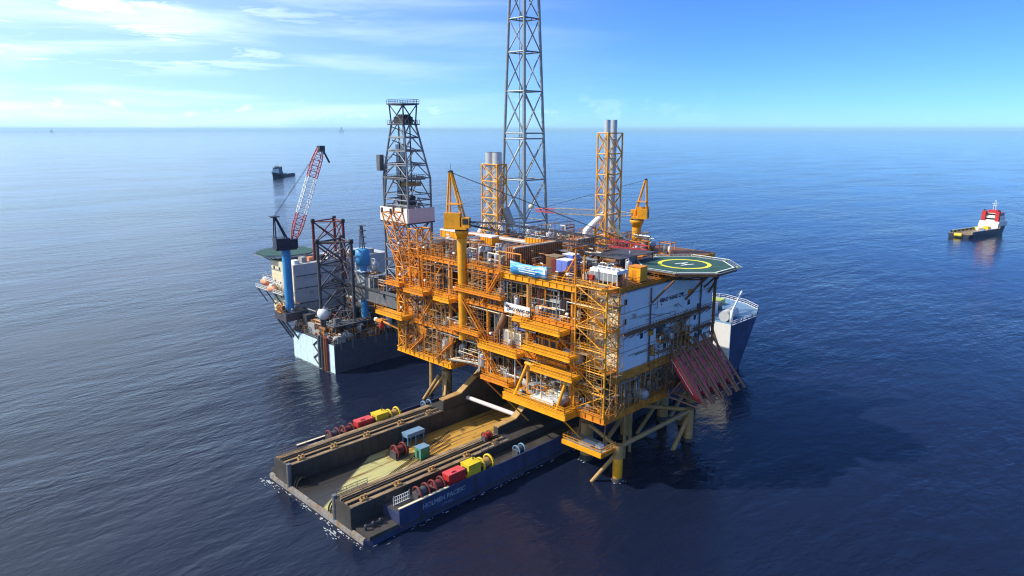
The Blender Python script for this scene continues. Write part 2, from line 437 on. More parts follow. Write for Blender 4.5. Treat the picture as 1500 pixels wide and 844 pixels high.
# wing walls: low run aft, stepping and sloping up under the platform
def wing(y0, y1, inner):
    prof = [(-51.2, .9), (-51.2, 5.2), (72, 5.2), (72, .9)]
    qw = MB().mat('shipdark'); b = len(qw.v)
    for yy in (y0, y1):
        for x, z in prof: qw.v.append(V((x, yy, z)))
    k = len(prof); qw.face([b + i for i in range(k)]); qw.face([b + k + i for i in reversed(range(k))])
    for i in range(k): j = (i + 1) % k; qw.face([b + i, b + k + i, b + k + j, b + j])
    wg = qw.build('wing_wall', ship)
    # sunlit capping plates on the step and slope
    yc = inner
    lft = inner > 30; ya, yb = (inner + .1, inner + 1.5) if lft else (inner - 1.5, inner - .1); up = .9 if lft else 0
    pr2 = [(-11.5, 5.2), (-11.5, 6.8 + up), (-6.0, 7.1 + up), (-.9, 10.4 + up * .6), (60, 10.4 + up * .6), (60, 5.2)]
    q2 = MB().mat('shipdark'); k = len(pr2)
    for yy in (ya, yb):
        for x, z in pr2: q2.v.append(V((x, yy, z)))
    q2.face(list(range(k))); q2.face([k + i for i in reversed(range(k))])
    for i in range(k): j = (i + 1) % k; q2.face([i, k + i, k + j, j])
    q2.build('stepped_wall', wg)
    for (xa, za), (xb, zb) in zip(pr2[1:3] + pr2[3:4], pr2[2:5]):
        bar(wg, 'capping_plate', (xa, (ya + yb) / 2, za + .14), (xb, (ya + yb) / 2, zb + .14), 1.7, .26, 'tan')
    # skid beams along the low top
    for yy, wdt, hh, mm in ((y0 + .5, .9, .14, 'skid'), (y0 + 1.5, .22, .4, 'shipdark'), (y0 + 2.15, .7, .22, 'wetwood'), (y0 + 2.85, .2, .42, 'shipdark'), (y1 - 1.75, .3, .36, 'skid'), (y1 - .5, .95, .12, 'skid')):
        for k in range(5):
            bar(wg, 'skid_beam', (-50.8 + k * 7.8, yy + .02 * (k % 2), 5.2 + hh / 2 + .004 * k), (-43.08 + k * 7.8, yy, 5.2 + hh / 2 + .004 * k), wdt, hh, mm)
    # vertical stiffeners on both long faces
    st = MB().mat('shipdark')
    for k in range(20):
        x = -50 + k * 2
        for yy in (y0 - .06, y1 + .06): st.box((x, yy - .06, 1.2), (x + .18, yy + .06, 5.1))
    st.build('stiffener', wg, 'stuff')
    # corner post, ladders and small fittings
    cyl(wg, 'corner_post', (-51.0, inner, .9), (-51.0, inner, 5.8), .5, 'rigsteel', 8)
    for k, x in enumerate((-48.5, -41, -33, -24, -16)):
        f = MB().mat('tan').box((x, y0 + .6, 5.35), (x + 1.5, y0 + 1.4, 5.6)); f.lathe((x + .35, y0 + 1, 5.5), (0, 0, 1), [(.18, 0), (.18, .7), (.24, .7), (.24, .8)], 8).lathe((x + 1.1, y0 + 1, 5.5), (0, 0, 1), [(.18, 0), (.18, .7), (.24, .7), (.24, .8)], 8)
        f.build('bitts', wg)
    rl = MB().mat('rigsteel').rail([(-50.6, y1 - .1, 5.4), (-44, y1 - .1, 5.4)], step=2); rl.rail([(-20, y0 + .1, 5.4), (-12, y0 + .1, 5.4)], step=2)
    rl.build('handrail', wg, 'stuff')
    return wg
wl = wing(41.2, 47.0, 41.3); wr = wing(18.8, 24.4, 24.3)
# plating seams and rubbing strakes on the visible side
for k in range(16):
    x = -44.4 + k * 7.3; box(ship, 'side_plate', (x, Y0 - .05 - .02 * (k % 2), .2), (x + 7.24, Y0, 4.4), 'shipblue')
for k in range(8): box(ship, 'fender_strip', (-40 + k * 13.5, Y0 - .2, .3), (-39.6 + k * 13.5, Y0 - .02, 4.3), 'shipdark')
bar(ship, 'rubbing_strake', (-44.4, Y0 - .14, .9), (73, Y0 - .14, .9), .22, .3, 'shipdark')
# tow-wire fairlead hoops on the transom
for yc in (41.5, 25.2):
    for k in range(4):
        h = MB().mat('rubber'); pts = []
        for i in range(9):
            t = math.pi * i / 8; pts.append((-50.6 + .5 * k * 0 + 1.4 - 1.4 * math.cos(t), yc + (-.75 if yc > 30 else .75) * k, 1.1 + 1.9 * math.sin(t)))
        h.path(pts, .16, 6); h.build('fairlead_hoop', ship)
# side sponsons carrying winches, blue outer plating
for y0, y1, ys in ((Y0, 18.76, 1), (47.04, Y1, -1)):
    sp = box(ship, 'side_sponson', (-44.5, y0, .9), (73, y1, 3.5), 'shipblue')
    yo = y0 if ys > 0 else y1
    bar(sp, 'bulwark', (-44.5, yo + ys * .12, 4.0), (73, yo + ys * .12, 4.0), .24, 1.0, 'shipblue')
    box(sp, 'sponson_deck', (-44.2, y0 + (.3 if ys > 0 else .1), 3.5), (73, y1 - (.1 if ys > 0 else .3), 3.56), 'shipdark')
    bar(sp, 'bulwark_rail', (-44.5, yo + ys * .12, 4.56), (-33, yo + ys * .12, 4.56), .5, .12, 'cream')
tM = wallM((-34.2, Y0 - .09, 2.9), (1, 0, 0))
text(ship, 'ship_name', 'HOLMEN PACIFIC', 1.3, tM, 'letter')
marks(ship, 'port_name', 6, .55, wallM((-33.4, Y0 - .09, 1.75), (1, 0, 0)), 'letter')
cyl(ship, 'cross_pipe', (-4.0, 24.3, 7.0), (-4.0, 41.3, 6.6), .5, 'pinkwhite', 12)
# cross bulkheads between the wings under the platform
for x in (14, 38): box(ship, 'cross_bulkhead', (x, 24.45, 1.3), (x + 1, 41.15, 9), 'shipdark')
# forecastle
fc = MB().mat('shipblue')
low = [(73.5, Y0), (80, Y0), (86, 17.5), (90, 23.5), (92.5, 32), (90, 40.6), (86, 46.6), (80, Y1), (73.5, Y1)]
top = [(73.5, Y0), (89, Y0 - .1), (97, 17.2), (101.5, 23.5), (104, 32), (101.5, 40.6), (97, 46.9), (89, Y1 + .1), (73.5, Y1)]
b = len(fc.v)
for pl, z in ((low, .9), (top, 14.6)):
    for p in pl: fc.v.append(V((p[0], p[1], z)))
k = len(low)
for i in range(k):
    j = (i + 1) % k; fc.face([b + i, b + j, b + k + j, b + k + i], False)
fc.mat('paleblue').face([b + k + i for i in range(k)])
fo = fc.build('forecastle', ship)
box(ship, 'forecastle_bulkhead', (73.1, Y0 + .05, 3.6), (73.45, Y1 - .05, 14.9), 'white')
bw = MB().mat('shipblue')
for i in range(len(top) - 1):
    a, c = top[i], top[i + 1]
    bw.tube((a[0], a[1], 15.1), (c[0], c[1], 15.1), .12, 4)
    n_ = 5
    for u in range(n_):
        p = lerp((a[0], a[1], 14.6), (c[0], c[1], 14.6), u / n_); bw.box((p.x - .1, p.y - .1, 14.5), (p.x + .1, p.y + .1, 15.7))
bw.mat('white').rail([(p[0], p[1], 14.6) for p in top], 1.3, 2, .07)
bw.build('bow_bulwark', ship, 'stuff')
dh = box(ship, 'deckhouse', (77, 24, 14.6), (84, 40, 18), 'white')
for k in range(9):
    box(dh, 'window', (76.94, 24.4 + k * 1.7, 16.0), (77, 25.4 + k * 1.7, 17.0), 'glass')
box(dh, 'bridge', (78, 26, 18), (83, 38, 20.4), 'white')
cyl(ship, 'life_raft_drum', (76, 17.6, 16.2), (84, 18.6, 16.2), 1.6, 'rigwhite', 14)
mw = MB().mat('rigsteel')
mw.tube((88, 26, 14.6), (88, 26, 17.2), 1.2, 10); mw.tube((88, 38, 14.6), (88, 38, 17.2), 1.2, 10); mw.box((85, 29, 14.6), (88, 35, 17)); mw.mat('lime').box((93, 28, 14.6), (96, 36, 16.4))
mw.build('anchor_windlass', ship)
cr = MB().mat('white'); cr.tube((76, 15.2, 14.6), (76, 15.2, 18.4), .45, 10); cr.tube((76, 15.2, 18.2), (85, 17, 22.5), .3, 6); cr.tube((85, 17, 22.5), (87, 19.5, 20.5), .22, 6)
cr.build('stores_crane', ship)
mm = MB().mat('white'); mm.tube((86, 32, 14.6), (86, 32, 25), .3, 8); mm.tube((86, 30, 22), (86, 34, 22), .1, 6); mm.build('bow_mast', ship)
# gangway frame on the white bulkhead
gf = MB().mat('brown'); gf.tube((72.8, 15.5, 4), (72.8, 20, 14), .25, 6); gf.rail([(72.7, 14.5, 4), (72.7, 24, 4)]); gf.build('gangway_frame', ship)

# deck machinery standing on the ship
def winch(name, label, c, m1, m2, s=1.0, group=None):
    t = thing(name, label, 'winch', c, group); x, y, z = c
    MB().mat('darksteel').box((x - 1.5 * s, y - 1.2 * s, z), (x + 1.5 * s, y + 1.2 * s, z + .3 * s)).build('bed_frame', t)
    for k, dx_ in enumerate((-1.0, 1.0)):
        q = MB().mat(m1)
        pts = [(x + dx_ * s, y + 1.25 * s * math.cos(2 * math.pi * i / 16), z + 1.35 * s + 1.25 * s * math.sin(2 * math.pi * i / 16)) for i in range(17)]
        q.path(pts, .2 * s, 6)
        for i in (0, 4, 8, 12): q.tube((x + dx_ * s, y, z + 1.35 * s), pts[i], .09 * s, 5)
        q.build('drum_flange', t)
    MB().mat(m2).lathe((x - 1.0 * s, y, z + 1.35 * s), (1, 0, 0), [(.85 * s, 0), (.95 * s, .5 * s), (.8 * s, 1.0 * s), (.95 * s, 1.5 * s), (.85 * s, 2.0 * s)], 14).build('drum', t)
    for k in (-1, 1): MB().mat('darksteel').box((x + k * 1.35 * s - .12, y - .9 * s, z + .2), (x + k * 1.35 * s + .12, y + .9 * s, z + 1.5 * s)).build('side_frame', t)
    MB().mat(m1).box((x + 1.5 * s, y - .5 * s, z + .3 * s), (x + 2.0 * s, y + .5 * s, z + 1.6 * s)).build('gearbox', t)
    return t
for nm, y, wy, side in (('near', 15.4, 1, 'on the near blue side'), ('far', 48.7, -1, 'on the far wing')):
    z = 3.56
    x0 = 0 if nm == 'near' else 1.6
    winch('mooring_winch', 'maroon triple-flange winch %s of the ship, farthest aft' % side, (-38.2 + x0, y, z), 'maroon', 'darksteel', 1.0)
    winch('mooring_winch', 'maroon triple-flange winch %s of the ship, next to red box' % side, (-34.6 + x0, y, z), 'maroon', 'maroon', 1.0)
    t = thing('power_pack', 'red box-shaped power pack %s of the ship' % side, 'power pack', (-31, y, z))
    xr = -32.4 + x0
    MB().mat('red').box((xr, y - 1, z + .5), (xr + 4, y + 1, z + 2.5)).build('housing', t)
    MB().mat('pinkred').box((xr - .05, y - 1.05, z + 2.5), (xr + 4.05, y + 1.05, z + 2.75)).box((xr + 1, y - .5, z + 2.75), (xr + 2, y + .5, z + 3)).build('lid', t)
    lg = MB().mat('darksteel')
    for a in (.2, 3.6):
        for c in (-.9, .7): lg.box((xr + a, y + c, z), (xr + a + .25, y + c + .25, z + .5))
    lg.build('support_legs', t)
    t = thing('generator_box', 'tall yellow generator box %s of the ship' % side, 'generator', (-27, y, z)); xr = -27.6 + x0
    MB().mat('lemon').box((xr, y - 1.2, z + .3), (xr + 3.2, y + 1.2, z + 2.9)).build('housing', t)
    MB().mat('darksteel').box((xr, y - 1.15, z), (xr + 3.2, y + 1.15, z + .3)).build('skid_base', t)
    MB().mat('lemon').box((xr - .08, y - 1.28, z + 2.9), (xr + 3.28, y + 1.28, z + 3.05)).build('roof', t)
    MB().mat('dark').box((xr - .03, y - .7, z + 1), (xr, y + .7, z + 2.4)).build('louvre', t)
    for k in range(3): box(t, 'side_door', (xr + .15 + k * 1.0, y - 1.24, z + .5), (xr + 1.0 + k * 1.0, y - 1.2, z + 2.7), 'lemon')
    cyl(t, 'exhaust_pipe', (xr + 2.6, y + .5, z + 3.05), (xr + 2.6, y + .5, z + 3.9), .14, 'dark', 8)
    winch('anchor_winch', 'yellow winch with wide pale drum %s of the ship' % side, (-22.4 + x0, y, z), 'lemon', 'tan', 1.1)
    winch('capstan_winch', 'dark grey capstan winch %s by the platform' % side, (-12.5 + x0, y, z), 'paleblue', 'darksteel', .8)
    t = thing('barrier_fence', 'white slatted barrier %s of the ship' % side, 'barrier', (-42, y, z))
    f = MB().mat('white').rail([(-43.5, y + wy * 1.4, z), (-39.8 - .2 * x0, y + wy * 1.4, z)], 1.6, .45, .06)
    f.build('slats', t)
    MB().mat('galv').box((-43.5, y + wy * 1.35, z), (-43.3, y + wy * 1.45, z + 1.9)).box((-40, y + wy * 1.35, z), (-39.8, y + wy * 1.45, z + 1.9)).build('end_posts', t)
winch('tugger_winch', 'dark red tugger winch standing on the ochre cargo deck', (-28.2, 36.2, 1.2), 'maroon', 'maroon', 1.1)
t = thing('green_cabin', 'small green box cabin on the ochre cargo deck', 'cabin', (-26, 32.5, 1.2))
MB().mat('green').box((-26.2, 31.2, 1.4), (-23.8, 33.2, 3.8)).build('walls', t)
MB().mat('paleblue').box((-26.3, 31.1, 3.8), (-23.7, 33.3, 3.95)).build('roof', t)
MB().mat('dark').box((-26.0, 31.3, 1.13), (-24.0, 33.1, 1.4)).build('skid_base', t)
box(t, 'door', (-26.23, 31.8, 1.5), (-26.2, 32.6, 3.3), 'dark')
t = thing('blue_frame', 'pale blue steel frame on legs beside the far wing wall', 'frame', (-22, 38.6, 1.2))
MB().mat('paleblue').box((-24.4, 38.2, 3.4), (-19.6, 40.4, 4.3)).build('tray', t)
for x in (-24.2, -22, -19.8):
    for y in (38.4, 40.2): cyl(t, 'leg', (x, y, 1.15), (x, y, 3.4), .16, 'rigblue', 6)
winch('hose_reel', 'small maroon reel at the foot of the near stepped wall', (-15.2, 22.4, 5.4), 'maroon', 'red', .7)
ORD = ('first', 'second', 'third', 'fourth', 'fifth', 'sixth', 'seventh', 'eighth', 'ninth', 'tenth', 'eleventh', 'twelfth')
# wires fanned across the cargo deck
for k in range(8):
    a = V((-46 - .3 * k, 27.0 - .25 * k, 1.3)); e = V((-12 - k * 1.5, 38.6 - k * 1.9, 1.3))
    wq = MB().mat('dark').path([a, lerp(a, e, .5) + V((0, .3 * (k % 2), 0)), e], .09, 5)
    tag(wq.build('tow_wire'), 'dark tow wire over the cargo deck, %s counted from the near wing wall' % ORD[7 - k], 'wire', 'tow wires on the cargo deck')
for k in range(12):
    rr = random.Random(k); x, y = -37 + 2.1 * k + rr.uniform(-.5, .5), rr.uniform(24.9, 25.6)
    wq = MB().mat('darksteel').tube((x, y, 1.12), (x, y, 1.75), .22, 8).tube((x + .7, y, 1.12), (x + .7, y, 1.75), .22, 8).box((x - .3, y - .3, 1.12), (x + 1, y + .3, 1.22))
    tag(wq.build('deck_bollard'), 'twin dark bollard on the near cargo deck edge, %s counted from the stern' % ORD[k], 'bollard', 'bollards on the cargo deck')

# ------------------------------------------------------------------ jacket standing in the sea
jk = thing('platform_jacket', 'tan tubular steel jacket whose legs rise from the sea', 'jacket', (12, 28, 0))
for x in (1.5, 16, 31, 44):
    for y in (8.6, 55.6):
        cyl(jk, 'leg', (x, y, -6), (x, y, 9.5), 1.35, 'tan', 14)
        MB().mat('brown').lathe((x, y, 8.8), (0, 0, 1), [(1.6, 0), (1.6, .6), (1.1, 1.4), (1.1, 5)], 14).build('leg_coupling', jk)
for y in (8.6, 55.6):
    for xa, xb in ((1.5, 16), (16, 31), (31, 44)):
        cyl(jk, 'diagonal_brace', (xa, y, -3), (xb, y, 7), .5, 'tan', 10)
for x, yy in ((1.5, 61), (16, 61), (-1, 59.5)): cyl(jk, 'diagonal_brace', (x, 55.6, 8), (x - 1, yy + 4, -3), .5, 'tan', 10)
cyl(jk, 'diagonal_brace', (1.5, 55.6, 7.5), (-4.0, 50.8, -2), .45, 'tan', 10)
for x in (1.5, 16, 31, 44):
    for y in (8.6, 55.6): cyl(jk, 'marine_growth', (x, y, -1.5), (x, y, 1.3), 1.42, 'shipdark', 14)
for x in (-2.0, 25.0): cyl(jk, 'marine_growth', (x, -2.3, -1.5), (x, -2.3, .9), 1.07, 'shipdark', 14)
# outer legs by the near corner
for x in (-2.0, 25.0):
    cyl(jk, 'leg', (x, -2.3, -6), (x, -2.3, 8.0), 1.0, 'tan', 14)
    cyl(jk, 'diagonal_brace', (x, -2.3, 6.5), (x + 9, 6.5, -2), .45, 'tan', 10)
    pass
cyl(jk, 'diagonal_brace', (-2, -2.3, 6.5), (-6.5, 2.5, -2), .42, 'tan', 10)
cyl(jk, 'diagonal_brace', (25, -2.3, 6.5), (17, -2.3, -2), .5, 'tan', 10)
cyl(jk, 'top_brace', (-2, -2.3, 7.4), (25, -2.3, 7.4), .5, 'tan', 10)
cyl(jk, 'top_brace', (25, -2.3, 7.6), (16, 8.6, 8.4), .5, 'tan', 10)
cyl(jk, 'top_brace', (-2, -2.3, 7.4), (1.5, 8.6, 8.4), .45, 'tan', 10)
cyl(jk, 'leg_band', (-2.0, -2.3, 1.2), (-2.0, -2.3, 5.2), 1.02, 'yellow', 14)  # yellow band wrapped round the lower part of the near leg
cyl(jk, 'leg_band', (25.0, -2.3, .4), (25.0, -2.3, 2.6), 1.02, 'tan', 14)
for x, y in ((7.5, 3), (11, 4)): cyl(jk, 'riser_pipe', (x, y, -4), (x, y, 15), .35, 'tan', 10)
for x, y in ((2, 63), (4, 66)): cyl(jk, 'riser_pipe', (x, y, -4), (x - 1.5, y - 2.5, 14), .35, 'tan', 10)
# corner access walkway
wk = thing('access_walkway', 'small yellow-edged access deck below the platform corner', 'walkway', (-4, 3, 7.5))
box(wk, 'deck_plate', (-7.2, -2.0, 7.4), (-2.4, 8.0, 7.6), 'grey')
bar(wk, 'edge_beam', (-7.3, -2.1, 7.2), (-7.3, 8.1, 7.2), .25, .9, 'yellow'); bar(wk, 'edge_beam', (-7.2, -2.1, 7.2), (-2.4, -2.1, 7.2), .25, .9, 'orange')
MB().mat('yellow').rail([(-2.5, 8, 7.6), (-7.2, 8, 7.6), (-7.2, -2, 7.6), (-2.5, -2, 7.6)]).build('handrail', wk, 'stuff')
MB().mat('white').box((-6.2, 1.5, 7.62), (-4.2, 4.4, 7.95)).box((-5.6, -.5, 7.62), (-4.4, .7, 8.3)).build('stored_panel', wk)
for y in (0, 6.5): cyl(wk, 'hanger', (-4, y, 7.4), (-3, y, 14), .18, 'brown', 6)

# ------------------------------------------------------------------ platform topside
ts = thing('platform_topside', 'orange multi-deck production topside crowded with pipes and decks', 'platform', (10, 30, 14))
XF, YR, YL, XB = -7.4, -2.6, 64.5, 46.0
D = (15.5, 24.0, 32.5, 40.5)
def girder(a, b, h, m='orange', wd=.5, name='girder'): return bar(ts, name, a, b, wd, h, m, 'ibeam')
def deck(x0, x1, y0, y1, z, m='brown', edge='orange', h=1.3, rails=(1, 1, 1, 1), cross=6.0, railm=None):
    """plated deck with edge girders, cross beams and handrails (front, right, back, left)"""
    d = box(ts, 'deck', (x0, y0, z - .12), (x1, y1, z), m)
    zc = z - h / 2 - .02
    for a, b in (((x0, y0, zc), (x0, y1, zc)), ((x1, y0, zc), (x1, y1, zc)), ((x0, y0, zc), (x1, y0, zc)), ((x0, y1, zc), (x1, y1, zc))):
        girder(a, b, h, edge)
    y = y0 + cross
    while y < y1 - 1:
        bar(ts, 'cross_beam', (x0 + .3, y, zc - .06), (x1 - .3, y, zc - .06), .35, h * .8, 'brown', 'ibeam'); y += cross
    st = MB().mat(edge)                      # web stiffeners on the two visible edges
    y = y0 + .8
    while y < y1: st.box((x0 - .24, y, z - h + .12), (x0 - .1, y + .09, z - .16)); y += 1.9
    x = x0 + .8
    while x < x1: st.box((x, y0 - .24, z - h + .12), (x + .09, y0 - .1, z - .16)); x += 1.9
    st.build('web_stiffener', d, 'stuff')
    r = MB().mat(railm or edge); g = .18; any_ = False
    P = [(x0 + g, y0 + g, z), (x0 + g, y1 - g, z), (x1 - g, y1 - g, z), (x1 - g, y0 + g, z)]
    for f, i, j in zip((rails[0], rails[3], rails[2], rails[1]), (0, 1, 2, 3), (1, 2, 3, 0)):
        if f: r.rail([P[i], P[j]]); any_ = True
    if any_: r.build('handrail', d, 'stuff')
    return d
# main decks
deck(XF, 44, 43.2, YL, D[0], rails=(1, 0, 0, 1), h=1.3, edge='yellow')
deck(XF + 4.4, 44, 30.3, 43.2, D[0] + .6, rails=(1, 0, 0, 0))
deck(XF + 1.5, 44, YR + 3, 30.3, D[0], rails=(0, 0, 0, 0))
deck(XF, 14, YR, YR + 8.4, D[0] + .02, rails=(1, 1, 0, 0), h=1.5)
deck(XF, XB, 7.2, YL - 2, D[1], rails=(1, 0, 0, 1), h=.8)
deck(XF, XB, 5.4, YL - 2, D[2], rails=(1, 0, 0, 1), h=.85)
deck(XF, XB, 5.4, 26, D[3], rails=(1, 0, 0, 0), h=1.3, edge='yellow')
deck(XF + .5, XB, 26, YL - 5, D[3], rails=(1, 0, 0, 1), h=.9, edge='orange')
deck(-3.8, 33, YR + .4, 5.4, D[3], rails=(0, 1, 0, 0), h=.8)
# front balconies seen in the photograph
def balcony(x0, x1, y0, y1, z, m='brown', edge=None, h=.75, brace=True):
    edge = edge or ('yellow', 'faded', 'yellow', 'orange', 'yellow')[int(abs(y0 * 7 + z * 3)) % 5]
    b_ = box(ts, 'balcony_deck', (x0, y0, z - .1), (x1, y1, z), m)
    bar(b_, 'edge_beam', (x0, y0, z - h / 2), (x0, y1, z - h / 2), .3, h, edge, 'ibeam')
    bar(b_, 'edge_beam', (x0, y0, z - h / 2), (x1, y0, z - h / 2), .3, h, edge)
    bar(b_, 'edge_beam', (x0, y1, z - h / 2), (x1, y1, z - h / 2), .3, h, edge, 'ibeam')
    MB().mat(edge).rail([(x1, y0 + .15, z), (x0 + .15, y0 + .15, z), (x0 + .15, y1 - .15, z), (x1, y1 - .15, z)], step=1.3).build('handrail', b_, 'stuff')
    sl_ = MB().mat('yellow'); x = x0 + .3
    while x < x1: sl_.box((x, y0 + .3, z + .004), (x + .14, y1 - .3, z + .05)); x += .34
    sl_.build('grating', b_, 'stuff')
    if brace:
        for y in (y0 + .6, y1 - .6): cyl(ts, 'knee_brace', (x0 + .3, y, z - h), (x1 + .2, y, z - h - (x1 - x0)), .17, edge, 6)
    return b_
balcony(-10.4, XF, 49.5, 57.2, D[2] - .3)
balcony(-9.9, XF, 40.6, 46.2, D[2] - .6)
balcony(-10.6, XF, 6.5, 17.0, D[2] - 1.2)
balcony(-9.6, XF, 17.4, 20.4, D[2] - .6)
balcony(-9.8, XF, 19.0, 31.0, D[1] - .3)
balcony(-10.4, XF, 4.0, 16.8, D[1] + 2.6)
balcony(-9.2, XF, 31.5, 41.0, D[1] + 1.5, edge='orange', h=.5)
balcony(-8.8, XF, 24.6, 40.0, D[2] + 2.4, edge='orange', h=.5)
balcony(-10.8, XF, 3.0, 14.0, D[1] - 1.2)
balcony(-9.4, -3, 22.0, 30.6, D[0] + .9)
balcony(-11.2, -4, 4.2, 21.6, D[0] - .1, h=1.5)
balcony(-10.6, XF, 58.0, 69.2, D[1] + .6, brace=False)
balcony(-9.6, XF, 60, 66, D[2] + .2)
# columns on the grid
for x in (XF + .6, 8, 24, 40):
    for y in (YL - .8, 54, 43.6, 30.6, 18.3, 6.2):
        cyl(ts, 'column', (x, y, D[0] - 1.4), (x, y, D[3] - .2), .45, ('faded' if y in (43.6, 18.3) else 'orange') if x < 0 else 'brown', 10)
for x in (1.5, 16, 31, 44):
    for y in (8.6, 55.6): cyl(ts, 'support_leg', (x, y, 12.5), (x, y, 14.4), 1.0, 'brown', 12)
# diagonal truss members, front face and its second row
rng = random.Random(7)
ycols = (YL - .8, 54, 43.6, 30.6, 18.3, 6.2)
for xi, x in enumerate((XF + .6, 8)):
    for li in range(3):
        z0, z1 = D[li] + .1, D[li + 1] - 1.3
        for k in range(5):
            ya, yb = ycols[k], ycols[k + 1]
            if xi == 0 and k not in (0, 2): continue
            if (li + k) % 2: ya, yb = yb, ya
            cyl(ts, 'truss_diagonal', (x, ya, z0), (x, yb, z1), .26, 'orange' if xi == 0 and k < 1 else 'brown', 8)
# dark plated inner walls two bays in, added so the bays read shaded
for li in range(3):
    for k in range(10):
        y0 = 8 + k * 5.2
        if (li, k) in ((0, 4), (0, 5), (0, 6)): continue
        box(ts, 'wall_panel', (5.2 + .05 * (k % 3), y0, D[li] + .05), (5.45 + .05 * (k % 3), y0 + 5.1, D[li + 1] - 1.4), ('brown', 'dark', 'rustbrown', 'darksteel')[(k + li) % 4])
for li in (1, 2):  # nearer dark row added to keep sun out and darken the bays
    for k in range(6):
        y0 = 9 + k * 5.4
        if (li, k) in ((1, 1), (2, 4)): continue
        box(ts, 'wall_panel', (.4 + .06 * (k % 2), y0, D[li] + .05), (.6 + .06 * (k % 2), y0 + 5.3, D[li + 1] - 1.0), ('dark', 'brown', 'darksteel')[(k + li) % 3])
